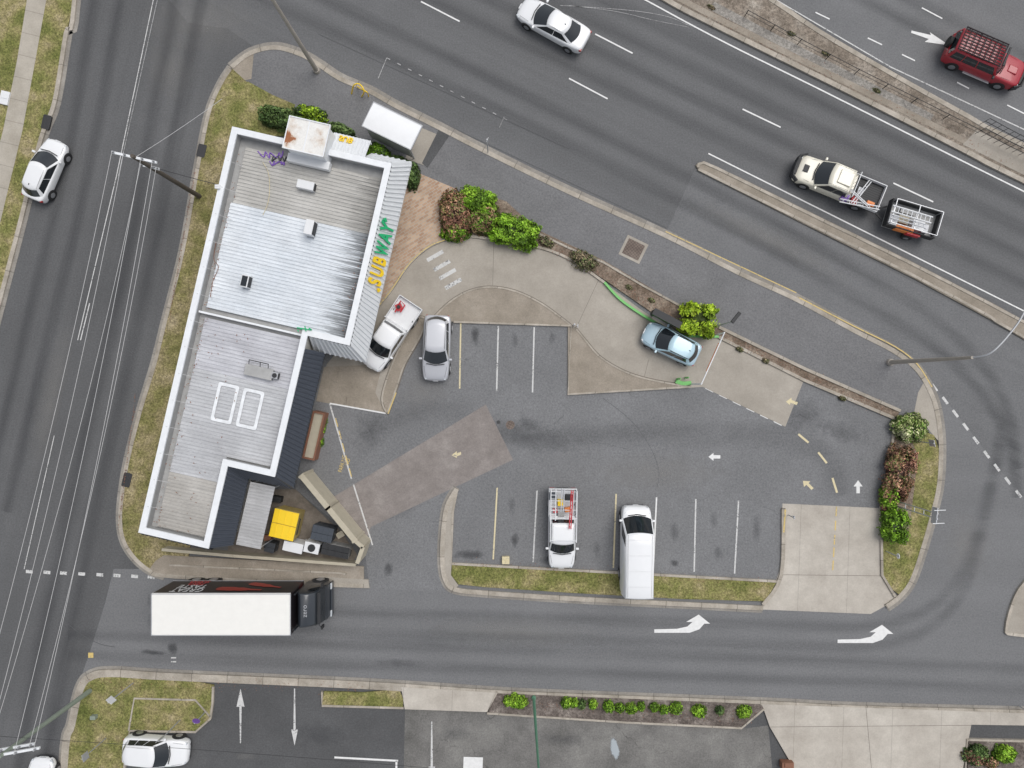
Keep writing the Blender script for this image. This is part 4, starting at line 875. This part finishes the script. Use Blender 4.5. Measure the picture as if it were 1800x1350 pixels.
def rs(u0,v0,u1,v1,z0,z1,mat,label=None,h=.045):
    b=MB(); b.ribbed(U(u0,v0,z0),U(u0,v1,z0),U(u1,v1,z1),U(u1,v0,z1),.22,h); o=b.obj('roof_sheet',M[mat],B,smooth='keep')
    if label:o['label']=label
rs(24,26,274,128,4.2,4.12,'rA','older beige corrugated roof sheets'); rs(20,128,274,320,4.21,4.12,'rB','pale corrugated roof sheets')
rs(22,338,200,430,4.2,4.12,'rC'); rs(22,430,200,572,4.2,4.12,'rD'); rs(22,572,115,620,4.2,4.15,'rD'); rs(22,620,115,720,4.2,4.15,'rE','warm grey weathered roof sheets')
b=MB(); b.box(((12+206)/2*sc,-330*sc,4.3),(194*sc,.12,.4)); b.obj('roof_upstand',M['cap'],B)
for v in range(60,720,48):
    b=MB(); b.tube([U(6,v,4.84),U(30,v+2,4.35)],.012,5); b.obj('parapet_brace',M['wire'],B)
random.seed(5)
b=MB()
for i in range(260):
    v=random.uniform(30,720); u=random.choice([random.gauss(20,3),random.uniform(15,115)]) if v>330 else random.choice([random.gauss(19,3),random.gauss(270,4)])
    if v>335 and u>115: continue
    x,y,z=U(u,v,4.27); s=random.uniform(.03,.08); a=random.random()*6.28
    b.add([(x+math.cos(a+k*1.57)*s*(1 if k%2 else .4),y+math.sin(a+k*1.57)*s*(1 if k%2 else .4),z) for k in range(4)],[(0,1,2,3)])
o=b.obj('roof_litter',M['brown'],B,smooth='keep'); o['kind']='stuff'
def mans(path,out,z0,z1,mat,label=None):
    n=len(path); n_=[]
    for i,p in enumerate(path):
        p=Vector(p); ds=[]
        if i>0: ds.append((p-Vector(path[i-1])).normalized())
        if i<n-1: ds.append((Vector(path[i+1])-p).normalized())
        ns=[Vector((d.y,-d.x)) for d in ds]
        m=ns[0] if len(ns)==1 else (ns[0]+ns[1])/(1+ns[0].dot(ns[1]))
        n_.append(p+m*out/sc)
    b=MB()
    for i in range(n-1): b.ribbed(U(*path[i],z0),U(*path[i+1],z0),U(*n_[i+1],z1),U(*n_[i],z1),.26,.06)
    o=b.obj('mansard_roof',M[mat],B,smooth='keep')
    if label:o['label']=label
    b=MB()
    for i in range(n-1):
        b.add([U(*n_[i],z1+.02),U(*n_[i+1],z1+.02),U(*n_[i+1],z1-.2),U(*n_[i],z1-.2)],[(0,1,2,3)])
        b.add([U(*n_[i],z1-.19),U(*n_[i+1],z1-.19),U(*path[i+1],z1-.19),U(*path[i],z1-.19)],[(0,1,2,3)])
    b.obj('fascia',M['trim'] if mat=='mdark' else M['cap'],B)
mans([(236,0),(288,0),(288,329),(214,329)],.8,4.68,3.1,'mlight','pale grey ribbed mansard carrying the sign')
mans([(212,352),(212,584),(127,584),(127,733)],.8,4.68,3.1,'mdark','dark blue ribbed mansard')
mans([(127,733),(0,733)],.22,4.68,4.2,'mdark','dark blue ribbed mansard')
b=MB(); b.ribbed(U(170,0,4.6),U(238,0,4.6),U(238,-36,4.1),U(170,-36,4.1),.22,.03); b.box((204*sc,33*sc,3.95),(68*sc,.1,.3)); b.obj('entry_roof',M['mlight'],B,smooth='keep')
text('sign_lettering','SUB',U(196,-27,4.32),(1,0,0),(0,-.99,.14),.5,M['yellow'],B,ext=.05,off=.012)
sl=Vector((.8,0,-1.58)).normalized(); up=-sl; xd=Vector((0,1,0)); nrm=Vector((1.58,0,.8)).normalized()
mid=Vector(U(288,0,4.68)).lerp(Vector((288*sc+.8,0,3.1)),.47)
def sg(ch,v,mat,sx=.52,size=1.65):
    org=Vector((mid.x,-v*sc,mid.z))+nrm*.12
    text('sign_letter',ch,org,xd,up,size,mat,B,ext=.04,shear=.04,off=.04,sx=sx)
sg('S',208,M['yellow']); sg('U',189,M['yellow']); sg('B',170,M['yellow'])
sg('W',148,M['sgreen'],.43); sg('A',126,M['sgreen']); sg('Y',109,M['sgreen'])
def sarrow(v,dirn,s_up,mat):
    b=MB(); o_=Vector((mid.x,-v*sc,mid.z))+nrm*.18+up*s_up; d_=xd*dirn
    F_=[o_-up*.08,o_+up*.08,o_+d_*.06+up*.08,o_+d_*.06+up*.2,o_+d_*.26,o_+d_*.06-up*.2,o_+d_*.06-up*.08]; G_=[p-nrm*.1 for p in F_]; k=7
    b.add(F_+G_,[tuple(range(k))]+[(i,(i+1)%k,k+(i+1)%k,k+i) for i in range(k)]); b.obj('sign_arrow',mat,B)
sarrow(101,1,.45,M['sgreen']); sarrow(216,-1,-.45,M['yellow'])
for v in (60,120,180,240,295):
    b=MB(); b.box((288*sc-.05,-v*sc,1.5),(.08,1.5,2.2)); b.obj('window',M['glass'],B)
for v in (400,470): 
    b=MB(); b.box((212*sc-.05,-v*sc,1.4),(.08,1.2,1.4)); b.obj('window',M['glass'],B)
b=MB(); b.box((212*sc-.05,-530*sc,1.05),(.08,.95,2.1)); b.obj('door',M['brown'],B)
b=MB(); b.box((250*sc,-331*sc,1.5),(.9,.1,1.0)); b.obj('service_window',M['glass'],B)
for k,(ua,ub) in enumerate(((72,110),(118,156))):
    va,vb=444,514; b=MB()
    P=[(ua+4,va),(ub-4,va),(ub-1,va+1),(ub,va+4),(ub,vb-4),(ub-1,vb-1),(ub-4,vb),(ua+4,vb),(ua+1,vb-1),(ua,vb-4),(ua,va+4),(ua+1,va+1)]; cu,cv_=(ua+ub)/2,(va+vb)/2
    Q=[(cu+(u-cu)*(1-5.5/((ub-ua)/2)),cv_+(v-cv_)*(1-5.5/((vb-va)/2))) for u,v in P]; nn=12
    vs=[U(u,v,4.25) for u,v in P]+[U(u,v,4.25) for u,v in Q]; b.add(vs,[(i,(i+1)%nn,nn+(i+1)%nn,nn+i) for i in range(nn)])
    b.obj('painted_outline',M['fadew'],B,smooth='keep')
bpy.context.view_layer.update(); inv=(Matrix.Translation((o0.x,o0.y,0))@Matrix.Rotation(TH,4,'Z')).inverted()
def scrib(x,y,w,h,sd,n=9):
    random.seed(sd); b=MB(); pts=[]
    for i in range(n): pts.append(V(x-w/2+w*i/(n-1)+random.uniform(-4,4),y+(h/2 if i%2 else -h/2)*random.uniform(.5,1),4.25))
    b.tube(cr(pts,4),.04,5); return b
for x,y,w,h,m,sd in [(478,272,44,14,'purple',1),(495,280,36,12,'trim',2),(488,287,30,8,'purple',5)]:
    b=scrib(x,y,w,h,sd); b.v=[tuple(inv@Vector(v)) for v in b.v]; b.obj('graffiti_scrawl',M[m],B)
b=MB(); pts=cr([V(x,y,4.27) for x,y in [(462,285),(472,305),(474,335),(470,360),(462,378)]],5); b.tube([inv@p for p in pts],.018,5); b.obj('yellow_cable',M['cy'],B)
b=MB(); pts=cr([V(x,y,4.27) for x,y in [(380,425),(376,455),(384,470),(374,495),(370,520)]],5); b.tube([inv@p for p in pts],.02,5); b.obj('roof_pipe',M['brown'],B)
random.seed(11)
def unit(x,y,dx,dy,dz,zb,mat,label,name='air_conditioner',fan=True,cat='air conditioner'):
    c=V(x,y,zb+dz); r=thing(name,label,cat,(c.x,c.y,zb),TH)
    b=MB(); b.box((0,0,dz/2+.05),(dx,dy,dz)); b.obj('casing',mat,r,bevel=.02)
    for s in(-1,1):
        b=MB(); b.box((s*dx*.35,0,.03),(.08,dy*1.15,.06)); b.obj('mounting_rail',M['steel'],r)
    b=MB(); b.box((dx/2+.015,0,dz/2+.05),(.03,dy*.85,dz*.8)); b.obj('grille',M['blk'],r)
    if fan:
        b=MB(); b.tube([(0,0,dz+.05),(0,0,dz+.09)],min(dx,dy)*.36,18); b.obj('fan_grille',M['blk'],r,smooth=40)
    return r
unit(537,325,1.05,.5,.45,4.2,M['wbox'],'small white air conditioner on the roof',fan=False)
unit(543,399,.5,.9,.75,4.2,M['wbox'],'upright white roof unit with dark grille',fan=False)
r=unit(430,494,.45,.75,.55,4.2,M['wbox'],'small white roof vent box with dark top',fan=False,name='roof_vent',cat='roof vent')
b=MB(); b.box((0,0,.62),(.34,.62,.03)); b.obj('vent_cover',M['glass'],r)
r=unit(455,654,1.75,.7,.12,4.35,M['gutt'],'flat grey roof unit on a frame',fan=False,name='roof_vent',cat='roof vent')
b=MB()
for x in(-.7,.0,.5): b.tube([(x,.3,.1),(x+.1,.62,.5)],.025,5)
b.tube([(-.7+.1,.62,.5),(.6,.62,.5)],.03,5); b.obj('pipework',M['blk'],r)
unit(483,660,.4,.4,.3,4.2,M['steel'],'small grey exhaust vent',fan=True,name='roof_vent',cat='roof vent')
c=V(539,240,5.9); r=thing('cooling_tower','large white roof unit with rusty top','cooling tower',(c.x,c.y,4.0),TH)
b=MB(); b.box((0,0,.9),(2.25,1.75,1.8)); b.obj('casing',M['cap'],r,bevel=.02)
b=MB(); b.box((0,0,1.86),(2.5,1.95,.12)); b.obj('top_panel',M['rust'],r,bevel=.02)
b=MB(); b.box((0,0,1.93),(.06,1.9,.03)); 
for s in (-1,1): b.box((s*1.22,0,1.94),(.06,1.95,.05)); b.box((0,s*.95,1.945),(2.5,.06,.05))
b.obj('panel_frame',M['cap'],r)
b=MB(); b.box((0,-1.1,.5),(2.6,.5,.5)); b.obj('duct',M['wbox'],r,bevel=.02)
b=MB(); 
for i in range(5):
    q_=V(523+i*5,580+random.uniform(-4,4),4.9); q2=V(523+i*5+random.uniform(-3,6),572+random.uniform(-4,12),4.95); b.tube([q_,q2],.035,5)
b.tube([V(522,576,4.9),V(548,580,4.9)],.04,5)
tag(b.obj('garden_hose',M['sgreen']),'green hose tangle on the roof edge','hose')
# ------------------------------------------------------------ yard
sheet('yard',[(412,860),(520,860),(600,935),(628,975),(620,990),(400,975)],.03,M['yard'],'dirty concrete bin yard','yard',z0=0)
def wallrib(name,pts,w,h,mat,label,cat='wall',posts=0):
    P=[V(p[0],p[1],h) for p in pts]; r=thing(name,label,cat,(P[0].x,P[0].y,0)); o0_=P[0]
    b=MB(); b2=MB()
    for a,c in zip(P[:-1],P[1:]):
        d=(c-a); L_=Vector((d.x,d.y)).length; an=math.atan2(d.y,d.x); m=(a+c)/2-o0_
        b.box((m.x,m.y,h/2),(L_,w,h),0,an); b2.box((m.x,m.y,h+.02),(L_+.02,w+.06,.05),0,an)
        if posts:
            k=int(L_/posts)
            for i in range(k+1): q_=a.lerp(c,i/max(k,1))-o0_; b2.box((q_.x,q_.y,h/2+.05),(.14,w+.1,h+.1),0,an)
    b.obj('wall_panel',mat,r); b2.obj('wall_coping',mat,r); return r
wallrib('boundary_wall',[(530,836),(577,893),(624,950)],.3,2.1,M['tan'],'tan panelled yard wall with posts',posts=1.4)
wallrib('boundary_wall',[(624,950),(638,962),(628,990)],.2,2.1,M['tan'],'tan angled end of yard wall')
wallrib('boundary_wall',[(285,966),(410,977),(625,993)],.13,.9,M['tan'],'low tan wall along the yard')
c=V(448,907,2.8); r=thing('yard_awning','grey corrugated awning over the yard','awning',(c.x,c.y,0),TH)
b=MB(); b.ribbed((-.78,2.05,2.75),(-.78,-2.05,2.75),(.78,-2.05,2.6),(.78,2.05,2.6),.2,.03); b.obj('awning_roof',M['awn'],r,smooth='keep')
for x in(-.7,.7):
    for y in(-1.95,1.95): b=MB(); b.tube([(x,y,0),(x,y,2.6)],.04,6); b.obj('awning_post',M['steel'],r)
def skip(x,y,dx,dy,dz,mat,lidm,label,ang):
    c=V(x,y,dz); r=thing('waste_bin',label,'bin',(c.x,c.y,.03),ang)
    b=MB(); b.box((0,0,dz/2),(dx,dy,dz),0,0,1.08)
    for i in range(4): b.box((-dx*.4+i*dx*.27,-dy/2-.02,dz*.5),(.06,.06,dz*.8)); b.box((-dx*.4+i*dx*.27,dy/2+.02,dz*.5),(.06,.06,dz*.8))
    b.obj('bin_body',mat,r,bevel=.03)
    for s in(-1,1):
        b=MB(); b.box((0,s*dy*.27,dz+.05),(dx*1.08,dy*.52,.07))
        for k in(-.3,0,.3): b.box((k*dx,s*dy*.27,dz+.095),(.07,dy*.5,.025))
        b.obj('bin_lid',lidm,r,bevel=.02)
        b=MB(); b.tube([(s*dx*.5,-dy*.3,dz*.8),(s*(dx*.5+.12),-dy*.3,dz*.8),(s*(dx*.5+.12),dy*.3,dz*.8),(s*dx*.5,dy*.3,dz*.8)],.03,6); b.obj('bin_handle',M['blk'],r)
skip(500,922,1.5,1.75,1.5,plain('bin_tan',(.42,.33,.12),.6),M['yellow'],'large waste bin with yellow lids',TH)
skip(567,938,1.3,.9,1.2,M['blue'],M['blue'],'dark blue-grey waste bin',TH)
unit(515,962,1.3,.65,1.2,.03,M['wbox'],'white cabinet in the bin yard',name='storage_cabinet',fan=False,cat='cabinet'); unit(548,963,1.0,.7,1.1,.03,M['wbox'],'white condenser unit in the yard',fan=True)
skip(590,968,1.7,.7,1.0,M['gutt'],M['blk'],'dark covered bin beside the wall',math.radians(-12))
skip(475,962,.6,.6,.9,M['trim'],M['trim'],'small black wheelie bin',TH)
crate('storage_box',470,945,.03,(.5,.4,.4),10,M['brown'],'brown cardboard box in the yard','box'); crate('storage_box',486,878,.03,(.6,.4,.5),-10,M['blk'],'black crate in the yard','box'); crate('storage_box',598,940,.03,(.5,.4,.5),30,M['tan'],'tan crate beside the yard wall','box')
c=V(551,766,1.0); r=thing('timber_enclosure','brown timber framed enclosure beside the wall','enclosure',(c.x,c.y,0.0),TH)
b=MB()
for s in(-1,1): b.box((s*.36,0,.5),(.1,3.2,1.0)); b.box((0,s*1.55,.5),(.62,.1,1.0))
b.obj('timber_frame',M['brown'],r)
b=MB(); b.box((0,0,.42),(.62,3.0,.84)); b.obj('enclosure_panel',M['tan'],r)
# ------------------------------------------------------------ street furniture
Z=2.5; cs=[V(657,181,Z),V(741,222,Z),V(722,263,Z),V(636,216,Z)]; cc=sum(cs,Vector())/4; an=math.atan2((cs[1]-cs[0]).y,(cs[1]-cs[0]).x)
r=thing('bus_shelter','white roofed bus shelter on the footpath','bus shelter',(cc.x,cc.y,.11),an)
Lb=(cs[1]-cs[0]).length; Wb=(cs[1]-cs[2]).length
b=MB(); nn=10; vs=[];fs=[]
for i in range(nn+1):
    t=i/nn; y=-Wb/2+t*Wb; z=2.32+.07*math.sin(math.pi*t)
    vs+=[(-Lb/2,y,z),(Lb/2,y,z),(-Lb/2,y,z-.05),(Lb/2,y,z-.05)]
for i in range(nn): k=4*i; fs+=[(k,k+1,k+5,k+4),(k+2,k+6,k+7,k+3),(k,k+4,k+6,k+2),(k+1,k+3,k+7,k+5)]
b.add(vs,fs); b.obj('shelter_roof',plain('white_shelter_roof',(.78,.79,.8),.5,dirt=.12),r,smooth=40)
b=MB()
for s in(-1,1): b.box((0,s*(Wb/2+.03),2.28),(Lb+.1,.06,.12)); b.box((s*(Lb/2+.03),0,2.28),(.06,Wb,.12))
b.obj('roof_frame',M['steel'],r)
for x in(-Lb/2+.15,0,Lb/2-.15): b=MB(); b.tube([(x,-Wb/2+.1,0),(x,-Wb/2+.1,2.25)],.045,8); b.obj('post',M['steel'],r)
b=MB(); b.box((0,-Wb/2+.02,1.25),(Lb-.3,.02,1.7)); b.obj('back_panel',M['alu'],r)
b=MB(); b.box((0,-Wb/2+.4,.48),(Lb*.6,.38,.05)) 
for s in(-1,1): b.box((s*Lb*.25,-Wb/2+.4,.228),(.06,.3,.45))
b.obj('bench_seat',M['alu'],r)
sheet('pavement',[(742,226),(775,240),(748,292),(712,280)],.122,M['conc'],'pale concrete pad by the bus shelter','pavement',z0=.1)
sheet('pavement',[(772,228),(790,240),(752,296),(742,288)],.126,M['park2'],'dark patch on the footpath','pavement',z0=.1)  # darker strip laid over the footpath, right of the shelter pad
b=MB(); p=[V(x,y,h) for x,y,h in [(618,165,.1),(622,150,.9),(632,148,1.0),(640,160,.9),(636,170,.1)]]; b.tube(cr(p,5),.045,8); p=[V(x,y,h) for x,y,h in [(628,152,.1),(634,156,.7),(645,162,.7),(648,170,.1)]]; b.tube(cr(p,5),.035,8)
tag(b.obj('bike_rack',M['yellow'],smooth=50),'yellow tubular hoop rail on the footpath','bike rack')
def lamp(base,top_h,arm,mat,label,r0=.16):
    b0=V(*base); r=thing('street_lamp',label,'street lamp',(b0.x,b0.y,0.1))
    b=MB(); b.tube([(0,0,0),(0,0,top_h)],[r0,r0*.55],12); b.tube([(0,0,0),(0,0,.25)],[r0*1.5,r0*1.4],12); b.obj('pole',mat,r,smooth=50)
    pts=cr([Vector(a) for a in arm],6); b=MB(); b.tube(pts,.05,8); b.obj('arm',M['steel'],r,smooth=50)
    e=pts[-1]; d=(pts[-1]-pts[-2]).normalized(); b=MB(); b.box((e.x+d.x*.3,e.y+d.y*.3,e.z),(.7,.26,.12),0,math.atan2(d.y,d.x)); b.obj('lamp_head',M['steel'],r,bevel=.04)
def rel(base,pt,h):
    p=V(*pt,h); q_=V(*base); return (p.x-q_.x,p.y-q_.y,h)
bs=(558,126); lamp(bs,9.2,[(0,0,9.1),(.3,.9,9.7),(1.0,2.4,9.9)],M['pole'],'tall concrete street lamp by the footpath')
bs=(1562,637); lamp(bs,8.3,[(0,0,8.2),rel(bs,(1740,620),8.9),rel(bs,(1778,580),9.0),rel(bs,(1800,545),9.0),rel(bs,(1830,480),9.0)],M['pole'],'concrete street lamp with curved steel arm')
bs=(938,1224); lamp(bs,9.5,[(0,0,9.4),(.0,-.8,9.8),(0,-1.8,9.9)],M['gdark'],'tall green steel street lamp',.1)
def ppole(base,h,mat,arms,label):
    b0=V(*base); r=thing('power_pole',label,'power pole',(b0.x,b0.y,.1)); b=MB(); b.tube([(0,0,0),(0,0,h)],[.16,.11],10); b.obj('pole',mat,r,smooth=50)
    for (z,L_,an) in arms:
        b=MB(); b.box((0,0,z),(L_,.13,.12),0,an); b.obj('crossarm',M['cap'],r)
        for k in(-.46,-.2,.2,.46):
            b=MB(); x=L_*k; b.tube([(x*math.cos(an),x*math.sin(an),z+.06),(x*math.cos(an),x*math.sin(an),z+.16),(x*math.cos(an),x*math.sin(an),z+.28)],[.03,.07,.04],8); b.obj('insulator',M['steel'],r,smooth=50)
    return b0
a1=math.radians(-13)
p1=ppole((352,346),8.2,M['wood'],[(7.9,2.5,a1),(6.2,1.0,a1)],'dark timber power pole with crossarms')
p2=ppole((160,1213),8.2,M['gpole'],[(7.9,4.2,math.radians(10)),(7.2,2.6,math.radians(10))],'grey-green power pole with crossarms at the corner')
def wire(A,B_,sag,r=.014,label='overhead power cable above the side street',name='power_cable',mat='wire'):
    A=Vector(A);B_=Vector(B_); pts=[A.lerp(B_,t/24)-Vector((0,0,4*sag*(t/24)*(1-t/24))) for t in range(25)]; b=MB(); b.tube(pts,r,5); tag(b.obj(name,M[mat]),label,'cable')
def armp(p,z,L_,an,k): return (p.x+math.cos(an)*L_*k,p.y+math.sin(an)*L_*k,z+.38)
for k in(-.46,-.2,.2,.46): wire(armp(p1,7.9,2.5,a1,k),armp(p2,7.9,4.2,math.radians(10),k),.5)
for k in(-.46,.46): wire(armp(p1,6.2,1.0,a1,k),armp(p2,7.2,2.6,math.radians(10),k),.7)
wire((p1.x,p1.y,8.0),V(390,174,7.4),.1,.012,'thin service cable over the corner','service_cable')
wire((p1.x,p1.y,6.6),V(385,325,4.9),.15,.02,'short service cable to the building','service_cable','blk')
wire(V(-40,1292,7),V(1000,1372,7),.25,.012,'dark overhead cable across the car park','service_cable','blk')
def sign(base,h,an,shape,mat,label,w=.45,hh=.6):
    b0=V(*base); r=thing('street_sign',label,'sign',(b0.x,b0.y,.1),an); b=MB(); b.tube([(0,0,0),(0,0,h)],.035,8); b.obj('post',M['steel'],r,smooth=50)
    b=MB()
    if shape=='round': b.tube([(.04,0,h-.25),(.065,0,h-.25)],w/2,20)
    else: b.box((.05,0,h-hh/2),(.02,w,hh))
    b.obj('sign_panel',mat,r)
sign((236,1199),2.9,.9,'rect',M['wbox'],'small white street sign on a steel post'); sign((318,1264),2.8,2.2,'rect',M['alu'],'grey back of a street sign')
sign((188,1296),2.6,.3,'rect',M['alu'],'thin signpost in the grass'); sign((362,1250),1.6,1.2,'round',M['purple'],'round purple sign at the grass corner',w=.5)
sign((1608,775),2.0,.2,'rect',M['alu'],'small sign at the corner verge'); sign((1556,968),1.6,0,'round',M['wbox'],'small round sign at the driveway',w=.35); sign((858,268),2.4,-.4,'rect',M['alu'],'bus stop sign by the kerb',w=.3); sign((1790,1240),2.0,.2,'rect',M['orange'],'small orange sign by the far kerb',w=.3)
sign((1385,905),.9,0,'rect',M['wbox'],'low white marker by the driveway',w=.2,hh=.3); sign((1012,575),1.0,0,'rect',M['wbox'],'low white marker on the island',w=.25,hh=.3)
c=V(1572,884); r=thing('pylon_sign','slim two-post sign frame above the hedge','sign',(c.x,c.y,.1),math.radians(-6))
for y in(-.16,.16):
    b=MB(); b.tube([(0,y,0),(.0,y,4.6)],.04,8); b.obj('sign_post',M['alu'],r,smooth=50)
b=MB()
for z in(1.2,2.2,3.2): b.tube([(0,-.2,z),(0,.2,z)],.025,6)
b.obj('sign_brace',M['alu'],r)
b=MB(); b.box((.0,0,4.3),(.08,1.0,.5)); b.obj('sign_cabinet',M['steel'],r,bevel=.02)
for y in(-.4,.4):
    b=MB(); b.tube([(-.35,y-.05,4.75),(.35,y+.05,4.75)],.025,6); b.obj('light_bracket',M['wbox'],r)
g0=V(1214,675); g1=V(1252,590); r=thing('height_bar','drive-through clearance bar on two posts','height bar',(g0.x,g0.y,.03)); d=g1-g0
for p_ in(Vector((0,0,0)),d): b=MB(); b.tube([(p_.x,p_.y,0),(p_.x,p_.y,2.6)],.05,8); b.obj('post',M['wbox'],r,smooth=50)
b=MB(); b.tube([(0,0,2.6),(d.x*.5,d.y*.5,2.62),(d.x,d.y,2.6)],.04,8); b.obj('bar',M['wbox'],r,smooth=50)
b=MB(); b.tube([(d.x*.25,d.y*.25,2.42),(d.x*.8,d.y*.8,2.42)],.04,8); b.obj('hanging_bar',M['orange'],r,smooth=50)
b0=V(1250,576); r=thing('street_lamp','slim grey lamp post beside the hedge','street lamp',(b0.x,b0.y,.1)); b=MB(); b.tube([(0,0,0),(0,0,4.4)],.055,8); b.obj('pole',M['steel'],r,smooth=50); b=MB(); b.box((.2,.25,4.4),(.8,.22,.12),0,.9); b.obj('lamp_head',M['blk'],r,bevel=.03)
c=V(1172,558,1.6); r=thing('menu_board','black drive-through menu board','menu board',(c.x,c.y,.1),math.radians(-28))
b=MB(); b.box((0,0,1.15),(1.9,.3,1.3)); b.obj('cabinet',M['blk'],r,bevel=.03)
b=MB(); b.box((0,-.16,1.15),(1.7,.02,1.1)); b.obj('menu_panel',M['glass'],r)
for s in(-1,1): b=MB(); b.box((s*.7,0,.25),(.12,.2,.5)); b.obj('leg',M['blk'],r)
b=MB(); b.box((0,-.1,1.86),(2.0,.45,.05)); b.obj('hood',M['blk'],r)
for i,(x,y) in enumerate([(1008,572),(1204,664),(1190,666)]):
    c=V(x,y); b=MB(); b.tube([(0,0,0),(0,0,.85),(0,0,.9)],[.06,.06,.03],10); o=b.obj('bollard',M['wbox' if i==0 else 'green'],smooth=50); o.location=(c.x,c.y,.05); tag(o,'short painted steel bollard','bollard')
crate('utility_box',889,985,.02,(.5,.5,.25),0,M['cy'],'small cream utility box by the kerb','utility box')
crate('utility_box',163,1262,.1,(.35,.25,.3),0,M['gpole'],'small grey-green service box in the grass','utility box'); crate('utility_box',8,172,.1,(.6,.9,.12),-13,M['wbox'],'pale service pit lid in the grass','utility box')
crate('utility_box',382,328,4.8,(.3,.25,.12),0,M['wbox'],'white service box on the parapet','utility box')
P=[V(1308,30),V(1400,80),V(1500,132),V(1600,182),V(1712,238)]
r=thing('median_fence','thin dark wire fence along the median','fence',(P[0].x,P[0].y,.12))
FM=plain('fence_wire_dark',(.05,.048,.045),.7)
for h in(.35,.7):
    b=MB(); b.tube([(p.x-P[0].x,p.y-P[0].y,h) for p in P],.016 if h<.5 else .024,5); b.obj('rail',FM,r)
for a,c in zip(P[:-1],P[1:]):
    for i in range(2): q_=a.lerp(c,i/2)-P[0]; b=MB(); b.tube([(q_.x,q_.y,0),(q_.x,q_.y,.75)],.03,5); b.obj('post',M['blk'],r)
P=[V(1712,236),V(1760,262),V(1830,296)]; r=thing('handrail','dark steel handrail at the median crossing','handrail',(P[0].x,P[0].y,.12))
for o_ in (0,.7):
    for h in(.55,1.0): b=MB(); b.tube([(p.x-P[0].x+o_*.45,p.y-P[0].y+o_*.9,h) for p in P],.025,6); b.obj('rail',M['blk'],r)
for i in range(12):
    q_=P[0].lerp(P[2],i/11)-P[0]
    for dx,dy in((0,0),(.31,.63)): b=MB(); b.tube([(q_.x+dx,q_.y+dy,0),(q_.x+dx,q_.y+dy,1.0)],.018,5); b.obj('post',M['blk'],r)
b=MB(); c=V(1380,1340); b.box((0,0,.25),(.8,.5,.5)); b.box((.0,.1,.52),(.5,.3,.08)); o=b.obj('planter_box',M['brown'],bevel=.03); o.location=(c.x,c.y,.02); tag(o,'brown box at the edge of the driveway','box')
b=MB(); random.seed(3)
for i in range(1700):
    zone=random.choice([(796,990,1364,1024),(1262,586,1560,724),(1200,10,1780,290),(880,1230,1330,1262),(240,700,210,930),(345,300,300,560),(640,1205,140,1200),(960,430,1190,560)])
    t=random.random(); x=zone[0]+(zone[2]-zone[0])*t; y=zone[1]+(zone[3]-zone[1])*t+random.gauss(0,6)
    q_=V(x,y); s=random.uniform(.015,.05); a=random.random()*6.28
    b.add([(q_.x+math.cos(a+k*1.57)*s*(1 if k%2 else .5),q_.y+math.sin(a+k*1.57)*s*(1 if k%2 else .5),.17) for k in range(4)],[(0,1,2,3)])
tag(b.obj('leaf_litter',M['brown'],smooth='keep'),'scattered dry leaves and litter','leaf litter','stuff')
# ------------------------------------------------------------ light, sky, camera
w=bpy.data.worlds.new('World'); bpy.context.scene.world=w; w.use_nodes=True; nt=w.node_tree
sky=nt.nodes.new('ShaderNodeTexSky'); sky.sky_type='NISHITA'; sky.sun_disc=False
EL,AZ=64,48
sky.sun_elevation=math.radians(EL); sky.sun_rotation=math.radians(AZ); sky.dust_density=3; sky.air_density=1
hs=nt.nodes.new('ShaderNodeHueSaturation'); hs.inputs['Saturation'].default_value=.3; nt.links.new(sky.outputs[0],hs.inputs['Color'])
bg=nt.nodes['Background']; nt.links.new(hs.outputs[0],bg.inputs[0]); bg.inputs[1].default_value=.15
sd=bpy.data.lights.new('sun','SUN'); sd.energy=1.35; sd.angle=math.radians(40); sd.color=(1,.97,.93)
so=bpy.data.objects.new('sun',sd); COL.objects.link(so)
az=math.radians(AZ); dirv=Vector((math.sin(az)*math.cos(math.radians(EL)),math.cos(az)*math.cos(math.radians(EL)),math.sin(math.radians(EL))))
so.rotation_euler=dirv.to_track_quat('Z','Y').to_euler(); so.location=(0,0,60)
cd=bpy.data.cameras.new('camera'); cd.lens=24; cd.sensor_width=36; cd.clip_start=.5; cd.clip_end=1500
co=bpy.data.objects.new('camera',cd); COL.objects.link(co); co.location=(0,0,CH); bpy.context.scene.camera=co
vs_=bpy.context.scene.view_settings; vs_.view_transform='Standard'; vs_.look='None'; vs_.exposure=0; vs_.gamma=1
